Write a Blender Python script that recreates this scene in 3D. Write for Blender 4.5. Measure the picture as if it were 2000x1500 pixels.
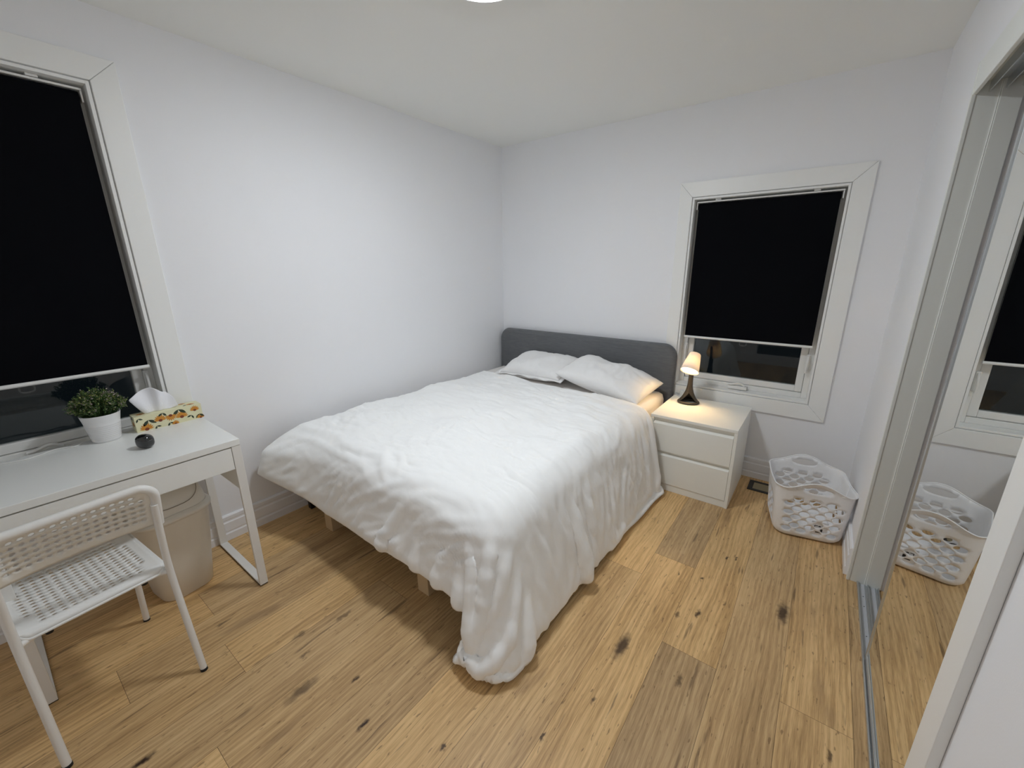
import bpy, bmesh, math, random
import numpy as np
from mathutils import Vector, Matrix, Euler, noise
from mathutils.geometry import delaunay_2d_cdt
random.seed(7)
SC = bpy.context.scene
for o in list(bpy.data.objects): bpy.data.objects.remove(o)
COL = SC.collection
PI = math.pi

# ------------------------------------------------------------------ camera
F_PX, YAW, PITCH, ROLL = 803.98, -0.64764, 0.27878, -0.0079
fw = Vector((math.sin(YAW)*math.cos(PITCH), math.cos(YAW)*math.cos(PITCH), -math.sin(PITCH)))
rt0 = Vector((math.cos(YAW), -math.sin(YAW), 0)); up0 = rt0.cross(fw)
rt = rt0*math.cos(ROLL) + up0*math.sin(ROLL); up = -rt0*math.sin(ROLL) + up0*math.cos(ROLL)
cd = bpy.data.cameras.new('camera'); cam = bpy.data.objects.new('camera', cd); COL.objects.link(cam)
M = Matrix((rt, up, -fw)).transposed().to_4x4(); M.translation = (2.4624, -3.13, 1.4548)
cam.matrix_world = M
cd.sensor_width = 36; cd.sensor_fit = 'HORIZONTAL'; cd.lens = F_PX/2000*36
cd.clip_start = 0.01
SC.camera = cam

# ------------------------------------------------------------------ world and exposure
w = bpy.data.worlds.new('night'); SC.world = w; w.use_nodes = True
w.node_tree.nodes['Background'].inputs[0].default_value = (0.004, 0.006, 0.008, 1)
w.node_tree.nodes['Background'].inputs[1].default_value = 1.0
SC.view_settings.view_transform = 'Standard'; SC.view_settings.look = 'None'
SC.view_settings.gamma = 1; SC.view_settings.use_curve_mapping = False
SC.view_settings.exposure = 0.13
SC.cycles.max_bounces = 16; SC.cycles.diffuse_bounces = 12; SC.cycles.glossy_bounces = 8; SC.cycles.sample_clamp_indirect = 0   # pale room: let the light bounce
CEIL_EMIT = 88.0      # ceiling lamp diffuser
FILL_EMIT = 22.0     # added fill lamp, unseen behind the camera
LAMP_EMIT = 145.0     # bulb in the bedside lamp

W, H, YB = 2.75, 2.44, -3.80     # room width, height, wall behind the camera
CL_Y0, CL_Y1, CL_Z = -0.86, -2.24, 2.06   # closet opening

# ------------------------------------------------------------------ materials
def new_mat(name):
    m = bpy.data.materials.new(name); m.use_nodes = True
    nt = m.node_tree; return m, nt, nt.nodes['Principled BSDF']
def bump(nt, b, scale, strength, dist=0.002, detail=4, vec=None):
    n = nt.nodes.new('ShaderNodeTexNoise'); n.inputs['Scale'].default_value = scale; n.inputs['Detail'].default_value = detail
    tc = nt.nodes.new('ShaderNodeTexCoord')
    if vec:
        mp = nt.nodes.new('ShaderNodeMapping'); mp.inputs['Scale'].default_value = vec
        nt.links.new(tc.outputs['Object'], mp.inputs[0]); nt.links.new(mp.outputs[0], n.inputs[0])
    else: nt.links.new(tc.outputs['Object'], n.inputs[0])
    bp = nt.nodes.new('ShaderNodeBump'); bp.inputs['Strength'].default_value = strength; bp.inputs['Distance'].default_value = dist
    nt.links.new(n.outputs[0], bp.inputs['Height']); nt.links.new(bp.outputs[0], b.inputs['Normal'])
    return n, bp
def mat(name, col, rough=0.5, metal=0.0, spec=0.5, bmp=None, coat=0, vary=0):
    m, nt, b = new_mat(name)
    b.inputs['Base Color'].default_value = (*col, 1); b.inputs['Roughness'].default_value = rough
    b.inputs['Metallic'].default_value = metal; b.inputs['Specular IOR Level'].default_value = spec
    b.inputs['Coat Weight'].default_value = coat
    if bmp: bump(nt, b, *bmp)
    if vary:
        n = nt.nodes.new('ShaderNodeTexNoise'); n.inputs['Scale'].default_value = 3.0
        tc = nt.nodes.new('ShaderNodeTexCoord'); nt.links.new(tc.outputs['Object'], n.inputs[0])
        mx = nt.nodes.new('ShaderNodeMix'); mx.data_type = 'RGBA'
        mx.inputs[6].default_value = (*[c*(1-vary) for c in col], 1); mx.inputs[7].default_value = (*[min(1, c*(1+vary)) for c in col], 1)
        nt.links.new(n.outputs[0], mx.inputs[0]); nt.links.new(mx.outputs[2], b.inputs['Base Color'])
    return m
M_WALL = mat('wall_paint', (0.855, 0.862, 0.885), 0.6, spec=0.3, bmp=(260, 0.12, 0.001), vary=0.01)
M_CEIL = mat('ceiling_paint', (0.86, 0.865, 0.835), 0.9, spec=0.1, bmp=(160, 0.15, 0.001))
M_TRIM = mat('trim_paint', (0.86, 0.865, 0.85), 0.38, spec=0.4, vary=0.01)
M_JAMB = mat('jamb_paint', (0.82, 0.84, 0.81), 0.4, spec=0.4)
M_VINYL = mat('window_vinyl', (0.80, 0.80, 0.78), 0.35, spec=0.5)
M_LAM = mat('white_laminate', (0.86, 0.87, 0.85), 0.32, spec=0.45, bmp=(400, 0.03, 0.0005))
M_NS = mat('nightstand_laminate', (0.88, 0.885, 0.84), 0.38, spec=0.4, bmp=(400, 0.03, 0.0005))
M_STEEL = mat('white_powder_coat', (0.80, 0.79, 0.76), 0.42, spec=0.5)
M_CHAIR = mat('chair_plastic', (0.80, 0.78, 0.72), 0.45, spec=0.4, bmp=(500, 0.05, 0.0005))
M_SEAT = mat('seat_plastic', (0.84, 0.84, 0.82), 0.45, spec=0.4, bmp=(500, 0.05, 0.0005))
M_BIN = mat('bin_plastic', (0.80, 0.77, 0.70), 0.45, spec=0.4)
M_BASK = mat('basket_plastic', (0.86, 0.86, 0.87), 0.4, spec=0.4)
M_BLACK = mat('black_metal', (0.015, 0.015, 0.017), 0.45)
M_RUBBER = mat('black_rubber', (0.012, 0.012, 0.012), 0.7)
M_GLOSSBLK = mat('gloss_black_plastic', (0.008, 0.008, 0.009), 0.12, spec=0.6, coat=0.5)
M_BLIND = mat('blackout_fabric', (0.0035, 0.0037, 0.005), 0.9, spec=0.05, bmp=(900, 0.2, 0.0005))
M_ALU = mat('brushed_aluminium', (0.62, 0.65, 0.67), 0.32, metal=0.9)
M_TRACK = mat('track_plastic', (0.55, 0.57, 0.60), 0.45)
M_MIRROR = mat('mirror_glass', (0.90, 0.915, 0.90), 0.0, metal=1.0)
M_LAMPB = mat('brown_lamp_plastic', (0.040, 0.034, 0.026), 0.4)
M_POT = mat('pot_ceramic', (0.80, 0.80, 0.80), 0.4)
M_SOIL = mat('soil', (0.03, 0.022, 0.015), 0.95)
M_TISSUE = mat('tissue_paper', (0.88, 0.88, 0.92), 0.9, spec=0.1, bmp=(120, 0.2, 0.001))
M_CREAM = mat('cream_card', (0.78, 0.75, 0.50), 0.5)
M_ORANGE = mat('orange_print', (0.62, 0.26, 0.03), 0.5)
M_RUST = mat('rust_print', (0.22, 0.045, 0.012), 0.5)
M_DKGREEN = mat('dark_green_print', (0.028, 0.045, 0.022), 0.5)
M_BRASS = mat('pine', (0.62, 0.46, 0.27), 0.6, bmp=(60, 0.2, 0.001, 4, (1, 1, .08)))
M_INK = mat('label_ink', (0.02, 0.02, 0.02), 0.5)
M_LABEL = mat('label_paper', (0.85, 0.85, 0.85), 0.5)
M_VENT = mat('vent_black', (0.015, 0.013, 0.012), 0.5)
M_VENTIN = mat('vent_brass', (0.30, 0.25, 0.15), 0.5)
M_CLEAR = mat('clear_plastic', (0.8, 0.8, 0.8), 0.08); M_CLEAR.node_tree.nodes['Principled BSDF'].inputs['Transmission Weight'].default_value = 1.0

def glass_mat():
    m, nt, b = new_mat('window_glass')
    b.inputs['Base Color'].default_value = (0.55, 0.6, 0.58, 1); b.inputs['Roughness'].default_value = 0.02
    b.inputs['IOR'].default_value = 1.45; b.inputs['Transmission Weight'].default_value = 1.0
    return m
M_GLASS = glass_mat()

def fabric(name, col, scale=700, strength=0.3, sheen=0.2, rough=0.9, tex=None):
    m, nt, b = new_mat(name)
    b.inputs['Base Color'].default_value = (*col, 1); b.inputs['Roughness'].default_value = rough
    b.inputs['Specular IOR Level'].default_value = 0.15; b.inputs['Sheen Weight'].default_value = sheen
    tc = nt.nodes.new('ShaderNodeTexCoord')
    n = nt.nodes.new('ShaderNodeTexNoise'); n.inputs['Scale'].default_value = scale; n.inputs['Detail'].default_value = 2
    nt.links.new(tc.outputs['Object'], n.inputs[0])
    bp = nt.nodes.new('ShaderNodeBump'); bp.inputs['Strength'].default_value = strength; bp.inputs['Distance'].default_value = 0.0006
    nt.links.new(n.outputs[0], bp.inputs['Height'])
    last = bp
    if tex:
        last = tex(nt, tc, bp)
    nt.links.new(last.outputs[0], b.inputs['Normal'])
    return m, nt, b, tc
def crumple(scale, strength, dist, stretch=(1, 1, 1)):
    def f(nt, tc, prev):
        # fine creases: folded noise ridges, warped
        mp = nt.nodes.new('ShaderNodeMapping'); mp.inputs['Scale'].default_value = stretch
        nt.links.new(tc.outputs['Object'], mp.inputs[0])
        wn = nt.nodes.new('ShaderNodeTexNoise'); wn.inputs['Scale'].default_value = scale*0.35; wn.inputs['Detail'].default_value = 2
        nt.links.new(mp.outputs[0], wn.inputs[0])
        ad = nt.nodes.new('ShaderNodeVectorMath'); ad.operation = 'MULTIPLY_ADD'; ad.inputs[1].default_value = (0.12, 0.12, 0.12)
        nt.links.new(wn.outputs['Color'], ad.inputs[0]); nt.links.new(mp.outputs[0], ad.inputs[2])
        n = nt.nodes.new('ShaderNodeTexNoise'); n.noise_type = 'RIDGED_MULTIFRACTAL'
        n.inputs['Scale'].default_value = scale; n.inputs['Detail'].default_value = 2.5; n.inputs['Roughness'].default_value = .5
        nt.links.new(ad.outputs[0], n.inputs[0])
        bp = nt.nodes.new('ShaderNodeBump'); bp.inputs['Strength'].default_value = strength; bp.inputs['Distance'].default_value = dist
        nt.links.new(n.outputs[0], bp.inputs['Height']); nt.links.new(prev.outputs[0], bp.inputs['Normal'])
        return bp
    return f
M_DUVET = fabric('duvet_cotton', (0.94, 0.945, 0.94), 900, 0.1, 0.1, tex=crumple(6.0, 0.55, 0.008, (0.6, 1.9, 1.3)))[0]
M_PILLOW = fabric('pillow_cotton', (0.88, 0.875, 0.87), 900, 0.1, 0.1, tex=crumple(8.0, 0.6, 0.008))[0]
M_SHEET = fabric('sheet_cotton', (0.84, 0.81, 0.78), 900, 0.1, 0.1)[0]
def grey_fabric():
    m, nt, b, tc = fabric('grey_upholstery', (0.1, 0.11, 0.12), 1200, 0.5, 0.25)
    n = nt.nodes.new('ShaderNodeTexNoise'); n.inputs['Scale'].default_value = 30; n.inputs['Detail'].default_value = 6
    mp = nt.nodes.new('ShaderNodeMapping'); mp.inputs['Scale'].default_value = (0.6, 1, 7)
    nt.links.new(tc.outputs['Object'], mp.inputs[0]); nt.links.new(mp.outputs[0], n.inputs[0])
    cr = nt.nodes.new('ShaderNodeValToRGB')
    cr.color_ramp.elements[0].position = .3; cr.color_ramp.elements[0].color = (0.125, 0.130, 0.136, 1)
    cr.color_ramp.elements[1].position = .7; cr.color_ramp.elements[1].color = (0.158, 0.163, 0.170, 1)
    nt.links.new(n.outputs[0], cr.inputs[0]); nt.links.new(cr.outputs[0], b.inputs['Base Color'])
    return m
M_GREY = grey_fabric()

def emit(name, col, s):
    m = bpy.data.materials.new(name); m.use_nodes = True; nt = m.node_tree
    nt.nodes.remove(nt.nodes['Principled BSDF']); e = nt.nodes.new('ShaderNodeEmission')
    e.inputs[0].default_value = (*col, 1); e.inputs[1].default_value = s
    nt.links.new(e.outputs[0], nt.nodes['Material Output'].inputs[0]); return m
M_DIFF = emit('lit_diffuser', (0.93, 0.985, 1.04), CEIL_EMIT)
M_FILL = emit('lit_fill_diffuser', (1.0, 0.97, 0.92), FILL_EMIT)
M_BULB = emit('lit_bulb', (1.0, 0.66, 0.30), LAMP_EMIT)
def shade_mat():
    m = bpy.data.materials.new('frosted_shade'); m.use_nodes = True; nt = m.node_tree
    nt.nodes.remove(nt.nodes['Principled BSDF'])
    d = nt.nodes.new('ShaderNodeBsdfDiffuse'); d.inputs[0].default_value = (0.9, 0.88, 0.84, 1)
    t = nt.nodes.new('ShaderNodeBsdfTranslucent'); t.inputs[0].default_value = (0.9, 0.82, 0.68, 1)
    mx = nt.nodes.new('ShaderNodeMixShader'); mx.inputs[0].default_value = 0.10
    nt.links.new(d.outputs[0], mx.inputs[1]); nt.links.new(t.outputs[0], mx.inputs[2])
    nt.links.new(mx.outputs[0], nt.nodes['Material Output'].inputs[0]); return m
M_SHADE = shade_mat()

KNOTS = [(2.029, -1.846, .030, .9), (2.525, -1.275, .030, .9), (1.459, -2.634, .012, 1), (2.252, -1.86, .014, .7), (1.718, -1.70, .012, .6),
         (0.943, -2.588, .016, .6), (1.002, -2.42, .018, .6), (2.092, -1.30, .007, .9), (2.191, -1.269, .008, .9), (2.261, -1.038, .009, .9),
         (1.181, -2.70, .028, .7), (2.033, -2.102, .008, .8), (1.956, -2.312, .008, .9), (2.691, -1.827, .010, .8), (2.312, -1.374, .008, .6),
         (2.231, -1.50, .013, .9), (2.16, -1.56, .010, .7), (1.007, -3.107, .016, 1), (1.30, -2.56, .008, .9), (2.30, -1.02, .006, .9),
         (1.05, -2.62, .010, .6), (0.62, -2.75, .012, .6), (1.72, -2.52, .007, .9), (1.60, -2.70, .007, .8), (2.60, -2.02, .010, .7)]
def floor_mat():
    m, nt, b = new_mat('oak_planks'); L = nt.links.new
    def node(t, **k):
        n = nt.nodes.new(t)
        for a, v in k.items(): setattr(n, a, v)
        return n
    def math_(op, a, c, d=None):
        n = node('ShaderNodeMath', operation=op)
        for i, v in enumerate((a, c, d)):
            if v is None: continue
            if isinstance(v, (int, float)): n.inputs[i].default_value = v
            else: L(v, n.inputs[i])
        return n.outputs[0]
    tc = node('ShaderNodeTexCoord')
    sd = node('ShaderNodeAttribute', attribute_name='seed'); tn = node('ShaderNodeAttribute', attribute_name='tone')
    off = node('ShaderNodeVectorMath', operation='ADD'); L(tc.outputs['Object'], off.inputs[0]); L(sd.outputs['Vector'], off.inputs[1])
    # warp so the grain swirls
    wp = node('ShaderNodeMapping'); wp.inputs['Scale'].default_value = (3, 1.0, 1); L(off.outputs[0], wp.inputs[0])
    wn = node('ShaderNodeTexNoise'); wn.inputs['Scale'].default_value = 1.4; wn.inputs['Detail'].default_value = 2; L(wp.outputs[0], wn.inputs[0])
    mad = node('ShaderNodeVectorMath', operation='MULTIPLY_ADD'); mad.inputs[1].default_value = (0.045, 0.0, 0); L(wn.outputs['Color'], mad.inputs[0]); L(off.outputs[0], mad.inputs[2])
    def grain(sx, sy, detail, rough=0.6):
        mp = node('ShaderNodeMapping'); mp.inputs['Scale'].default_value = (sx, sy, 1); L(mad.outputs[0], mp.inputs[0])
        n = node('ShaderNodeTexNoise'); n.inputs['Scale'].default_value = 1; n.inputs['Detail'].default_value = detail; n.inputs['Roughness'].default_value = rough
        L(mp.outputs[0], n.inputs[0]); return n.outputs[0]
    g1 = grain(8, .9, 3); g2 = grain(85, 2.2, 5, .62); g3 = grain(380, 14, 2)
    # cathedral bands
    wv = node('ShaderNodeTexWave', wave_type='BANDS', bands_direction='X', wave_profile='SIN')
    mp = node('ShaderNodeMapping'); mp.inputs['Scale'].default_value = (1, .10, 1); L(mad.outputs[0], mp.inputs[0]); L(mp.outputs[0], wv.inputs[0])
    wv.inputs['Scale'].default_value = 17; wv.inputs['Distortion'].default_value = 8; wv.inputs['Detail'].default_value = 2.5; wv.inputs['Detail Scale'].default_value = .9; wv.inputs['Detail Roughness'].default_value = .55
    s = math_('MULTIPLY', g1, 0.34); s = math_('MULTIPLY_ADD', g2, 0.30, s); s = math_('MULTIPLY_ADD', g3, 0.26, s); s = math_('MULTIPLY_ADD', wv.outputs[0], 0.05, s)
    cr = node('ShaderNodeValToRGB'); e = cr.color_ramp.elements
    e[0].position = .30; e[0].color = (0.270, 0.155, 0.062, 1); e[1].position = .66; e[1].color = (0.840, 0.600, 0.320, 1)
    e2 = e.new(.45); e2.color = (0.560, 0.358, 0.165, 1); e3 = e.new(.52); e3.color = (0.700, 0.470, 0.230, 1)
    L(s, cr.inputs[0])
    # plank tone
    hsv = node('ShaderNodeHueSaturation'); L(cr.outputs[0], hsv.inputs['Color']); L(tn.outputs['Fac'], hsv.inputs['Value'])
    st = math_('MULTIPLY_ADD', tn.outputs['Fac'], 0.3, 0.72); L(st, hsv.inputs['Saturation'])
    col = hsv.outputs[0]
    # dark mineral streaks and small pores
    def speck(sx, sy, lo, hi, amount, col, tint):
        mp = node('ShaderNodeMapping'); mp.inputs['Scale'].default_value = (sx, sy, 1); L(mad.outputs[0], mp.inputs[0])
        n = node('ShaderNodeTexNoise'); n.inputs['Scale'].default_value = 1; n.inputs['Detail'].default_value = 3; L(mp.outputs[0], n.inputs[0])
        mr = node('ShaderNodeMapRange', interpolation_type='SMOOTHSTEP'); mr.inputs[1].default_value = lo; mr.inputs[2].default_value = hi; mr.inputs[4].default_value = amount
        L(n.outputs[0], mr.inputs[0])
        mx = node('ShaderNodeMix', data_type='RGBA'); mx.inputs[7].default_value = (*tint, 1); L(mr.outputs[0], mx.inputs[0]); L(col, mx.inputs[6]); return mx.outputs[2]
    col = speck(38, 3.2, .635, .72, .65, col, (0.10, 0.055, 0.028))
    col = speck(95, 22, .64, .70, .6, col, (0.16, 0.09, 0.04))
    col = speck(9, 2.2, .60, .76, .40, col, (0.17, 0.10, 0.055))
    # knots where they lie on the planks
    kn = None
    nz = node('ShaderNodeTexNoise'); nz.inputs['Scale'].default_value = 40; nz.inputs['Detail'].default_value = 4; L(tc.outputs['Object'], nz.inputs[0])
    nz2 = node('ShaderNodeVectorMath', operation='MULTIPLY_ADD'); nz2.inputs[1].default_value = (.03, .05, 0); L(nz.outputs['Color'], nz2.inputs[0]); L(tc.outputs['Object'], nz2.inputs[2])
    for (x, y, r, a) in KNOTS:
        sb = node('ShaderNodeVectorMath', operation='SUBTRACT'); sb.inputs[1].default_value = (x+.015, y+.025, 0.0); L(nz2.outputs[0], sb.inputs[0])
        sc = node('ShaderNodeVectorMath', operation='MULTIPLY'); sc.inputs[1].default_value = (1.7/r, .55/r, 0); L(sb.outputs[0], sc.inputs[0])
        ln = node('ShaderNodeVectorMath', operation='LENGTH'); L(sc.outputs[0], ln.inputs[0])
        mr = node('ShaderNodeMapRange', interpolation_type='SMOOTHSTEP'); mr.inputs[1].default_value = 1.7; mr.inputs[2].default_value = .35; mr.inputs[4].default_value = a
        L(ln.outputs['Value'], mr.inputs[0])
        kn = mr.outputs[0] if kn is None else math_('MAXIMUM', kn, mr.outputs[0])
    mx = node('ShaderNodeMix', data_type='RGBA'); mx.inputs[7].default_value = (0.040, 0.020, 0.011, 1); L(kn, mx.inputs[0]); L(col, mx.inputs[6])
    L(mx.outputs[2], b.inputs['Base Color'])
    b.inputs['Roughness'].default_value = .42; b.inputs['Specular IOR Level'].default_value = .35
    bp = node('ShaderNodeBump'); bp.inputs['Strength'].default_value = .18; bp.inputs['Distance'].default_value = .001; L(g2, bp.inputs['Height']); L(bp.outputs[0], b.inputs['Normal'])
    return m
M_FLOOR = floor_mat()
M_GAP = mat('plank_gap', (0.05, 0.03, 0.015), 0.8)

def leaf_mat(name, a, c):
    m, nt, b = new_mat(name)
    n = nt.nodes.new('ShaderNodeTexNoise'); n.inputs['Scale'].default_value = 90
    tc = nt.nodes.new('ShaderNodeTexCoord'); nt.links.new(tc.outputs['Object'], n.inputs[0])
    cr = nt.nodes.new('ShaderNodeValToRGB'); cr.color_ramp.elements[0].color = (*a, 1); cr.color_ramp.elements[1].color = (*c, 1)
    cr.color_ramp.elements[0].position = .35; cr.color_ramp.elements[1].position = .65
    nt.links.new(n.outputs[0], cr.inputs[0]); nt.links.new(cr.outputs[0], b.inputs['Base Color']); b.inputs['Roughness'].default_value = .5
    return m
M_LEAF = leaf_mat('leaf_green', (0.02, 0.055, 0.012), (0.07, 0.14, 0.03))
M_LEAF2 = leaf_mat('leaf_lime', (0.12, 0.18, 0.04), (0.30, 0.33, 0.10))
M_LEAF3 = leaf_mat('leaf_mauve', (0.22, 0.20, 0.16), (0.36, 0.30, 0.27))

# ------------------------------------------------------------------ helpers
def link(name, me, parent=None):
    o = bpy.data.objects.new(name, me); COL.objects.link(o)
    if parent is not None: o.parent = parent
    return o
def empty(name, loc=(0, 0, 0), rz=0.0, label=None, cat=None, group=None, kind=None):
    o = bpy.data.objects.new(name, None); COL.objects.link(o); o.location = loc; o.rotation_euler = (0, 0, rz)
    o.empty_display_size = .05
    return tag(o, label, cat, group, kind)
def tag(o, label=None, cat=None, group=None, kind=None):
    if label: o['label'] = label
    if cat: o['category'] = cat
    if group: o['group'] = group
    if kind: o['kind'] = kind
    return o
class MB:
    def __init__(s): s.v = []; s.f = []; s.mi = []; s.sm = []
    def add(s, vs, fs, mi=0, smooth=False):
        k = len(s.v); s.v += [tuple(v) for v in vs]
        for f in fs: s.f.append([i+k for i in f]); s.mi.append(mi); s.sm.append(smooth)
        return s
    def box(s, x0, x1, y0, y1, z0, z1, mi=0):
        vs = [(x, y, z) for z in (z0, z1) for y in (y0, y1) for x in (x0, x1)]
        return s.add(vs, [(0, 2, 3, 1), (4, 5, 7, 6), (0, 1, 5, 4), (2, 6, 7, 3), (0, 4, 6, 2), (1, 3, 7, 5)], mi)
    def tube(s, pts, r, n=12, mi=0, caps=True, flat=None):
        pts = [Vector(p) for p in pts]; rs = r if isinstance(r, (list, tuple)) else [r]*len(pts)
        rings = []; nrm = None
        for i, p in enumerate(pts):
            t = (pts[min(i+1, len(pts)-1)]-pts[max(i-1, 0)]).normalized()
            if nrm is None:
                a = Vector((0, 0, 1)) if abs(t.z) < .9 else Vector((1, 0, 0)); nrm = t.cross(a).normalized()
            else: nrm = (nrm - t*nrm.dot(t)).normalized()
            b = t.cross(nrm)
            rings.append([p+(nrm*math.cos(2*PI*j/n)+b*math.sin(2*PI*j/n)*(flat or 1))*rs[i] for j in range(n)])
        vs = [v for rg in rings for v in rg]
        fs = [(i*n+j, i*n+(j+1) % n, (i+1)*n+(j+1) % n, (i+1)*n+j) for i in range(len(pts)-1) for j in range(n)]
        s.add(vs, fs, mi, True)
        if caps: s.add(rings[0], [list(range(n))[::-1]], mi); s.add(rings[-1], [list(range(n))], mi)
        return s
    def lathe(s, prof, n=40, mi=0, c=(0, 0), smooth=True, sx=1, sy=1):
        vs = [(c[0]+r*sx*math.cos(2*PI*j/n), c[1]+r*sy*math.sin(2*PI*j/n), z) for r, z in prof for j in range(n)]
        fs = [(i*n+j, i*n+(j+1) % n, (i+1)*n+(j+1) % n, (i+1)*n+j) for i in range(len(prof)-1) for j in range(n)]
        s.add(vs, fs, mi, smooth)
        return s
    def loft(s, loops, mi=0, smooth=True, cap0=True, cap1=True):
        n = len(loops[0]); vs = [v for l in loops for v in l]
        fs = [(i*n+j, i*n+(j+1) % n, (i+1)*n+(j+1) % n, (i+1)*n+j) for i in range(len(loops)-1) for j in range(n)]
        s.add(vs, fs, mi, smooth)
        if cap0: s.add(loops[0], [list(range(n))[::-1]], mi)
        if cap1: s.add(loops[-1], [list(range(n))], mi)
        return s
    def build(s, name, mats, parent=None, bevel=0, seg=2, sub=0, weld=False, fixn=True):
        me = bpy.data.meshes.new(name); me.from_pydata(s.v, [], s.f)
        if not isinstance(mats, (list, tuple)): mats = [mats]
        for m in mats: me.materials.append(m)
        for p, mi, sm in zip(me.polygons, s.mi, s.sm): p.material_index = mi; p.use_smooth = sm
        bm = bmesh.new(); bm.from_mesh(me)
        if weld: bmesh.ops.remove_doubles(bm, verts=bm.verts, dist=1e-5)
        if fixn: bmesh.ops.recalc_face_normals(bm, faces=bm.faces)
        if bevel:
            es = [e for e in bm.edges if len(e.link_faces) == 2 and e.calc_face_angle(0) > .6]
            bmesh.ops.bevel(bm, geom=es, offset=bevel, segments=seg, profile=.5, affect='EDGES', clamp_overlap=True)
        bm.to_mesh(me); bm.free()
        o = link(name, me, parent)
        if sub:
            md = o.modifiers.new('sub', 'SUBSURF'); md.levels = sub; md.render_levels = sub
        return o
def bez(pts, n=8):
    """Catmull-Rom through the points"""
    P = [Vector(p) for p in pts]; P = [P[0]*2-P[1]]+P+[P[-1]*2-P[-2]]; out = []
    for i in range(1, len(P)-2):
        for k in range(n):
            t = k/n; a, b_, c, d = P[i-1], P[i], P[i+1], P[i+2]
            out.append(.5*((2*b_)+(c-a)*t+(2*a-5*b_+4*c-d)*t*t+(3*b_-a-3*c+d)*t**3))
    out.append(P[-2]); return out
def fillet(pts, r, n=6):
    """polyline with rounded corners"""
    P = [Vector(p) for p in pts]; out = [P[0]]
    for i in range(1, len(P)-1):
        a = (P[i-1]-P[i]); b_ = (P[i+1]-P[i]); ra = min(r, a.length*.49, b_.length*.49)
        p0 = P[i]+a.normalized()*ra; p1 = P[i]+b_.normalized()*ra
        for k in range(n+1):
            t = k/n; out.append(p0*(1-t)**2+P[i]*2*t*(1-t)+p1*t*t)
    out.append(P[-1]); return out
def sheet(outline, holes, step, mapf, jitter=0):
    """flat outline with holes -> triangles -> mapped to space; returns MB"""
    vs = []; es = []
    def loop(pts):
        k = len(vs); n = len(pts); vs.extend(Vector(p) for p in pts); es.extend((k+i, k+(i+1) % n) for i in range(n))
    loop(outline)
    for hx, hy, rx, ry in holes:
        loop([(hx+rx*math.cos(2*PI*i/14), hy+ry*math.sin(2*PI*i/14)) for i in range(14)])
    xs = [p[0] for p in outline]; ys = [p[1] for p in outline]
    def inside(x, y):
        c = False; n = len(outline)
        for i in range(n):
            x1, y1 = outline[i]; x2, y2 = outline[(i+1) % n]
            if (y1 > y) != (y2 > y) and x < (x2-x1)*(y-y1)/(y2-y1)+x1: c = not c
        return c
    x = min(xs)+step/2
    while x < max(xs):
        y = min(ys)+step/2
        while y < max(ys):
            if inside(x, y) and all(((x-h[0])/(h[2]+step*.35))**2+((y-h[1])/(h[3]+step*.35))**2 > 1 for h in holes): vs.append(Vector((x, y)))
            y += step
        x += step
    r = delaunay_2d_cdt(vs, es, [], 0, 1e-6)
    V, Fc = r[0], r[2]; fs = []
    for f in Fc:
        cx = sum(V[i].x for i in f)/3; cy = sum(V[i].y for i in f)/3
        if not inside(cx, cy): continue
        if any(((cx-h[0])/h[2])**2+((cy-h[1])/h[3])**2 < .97 for h in holes): continue
        fs.append(list(f))
    mb = MB(); mb.add([mapf(p.x, p.y) for p in V], fs, 0, True)
    return mb
def solid(o, t, off=-1):
    m = o.modifiers.new('solid', 'SOLIDIFY'); m.thickness = t; m.offset = off
def rrect(cx, cy, hx, hy, r, n=6):
    out = []
    for qx, qy, a0 in ((1, 1, 0), (-1, 1, 90), (-1, -1, 180), (1, -1, 270)):
        for k in range(n+1):
            a = math.radians(a0+90*k/n); out.append((cx+qx*(hx-r)+r*math.cos(a), cy+qy*(hy-r)+r*math.sin(a)))
    return out

# ------------------------------------------------------------------ room shell
def holed_wall(name, us, vs, holes, to, nrm, thick, m):
    """wall in (u, v) cells without the hole cells, front at the plane, body behind"""
    def hole(i, j):
        if i < 0 or j < 0 or i >= len(us)-1 or j >= len(vs)-1: return True
        cu, cv = (us[i]+us[i+1])/2, (vs[j]+vs[j+1])/2
        return any(a < cu < b and c < cv < d for a, b, c, d in holes)
    mb = MB(); n = Vector(nrm)*thick
    P = lambda i, j, k: Vector(to(us[i], vs[j])) + n*k
    for i in range(len(us)-1):
        for j in range(len(vs)-1):
            if hole(i, j): continue
            q = [(i, j), (i+1, j), (i+1, j+1), (i, j+1)]
            mb.add([P(a, b, 0) for a, b in q], [(0, 1, 2, 3)]); mb.add([P(a, b, 1) for a, b in q], [(3, 2, 1, 0)])
            for (a, b), (di, dj) in (((0, 1), (0, -1)), ((1, 2), (1, 0)), ((2, 3), (0, 1)), ((3, 0), (-1, 0))):
                if hole(i+di, j+dj):
                    mb.add([P(*q[a], 0), P(*q[b], 0), P(*q[b], 1), P(*q[a], 1)], [(0, 1, 2, 3)])
    o = mb.build(name, m, weld=True); o['kind'] = 'structure'; return o
FW = dict(u0=1.634, u1=2.466, z0=.592, z1=1.884, o0=1.548, o1=2.564, oz0=.49, oz1=1.981)     # far window
LW = dict(u0=-3.455, u1=-2.625, z0=.69, z1=2.165, o0=-3.55, o1=-2.532, oz0=.59, oz1=2.258)   # window on the left wall
holed_wall('wall_far', [-.15, FW['u0'], FW['u1'], 3.55], [0, FW['z0'], FW['z1'], H], [(FW['u0'], FW['u1'], FW['z0'], FW['z1'])], lambda u, v: (u, 0, v), (0, 1, 0), .15, M_WALL)
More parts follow.
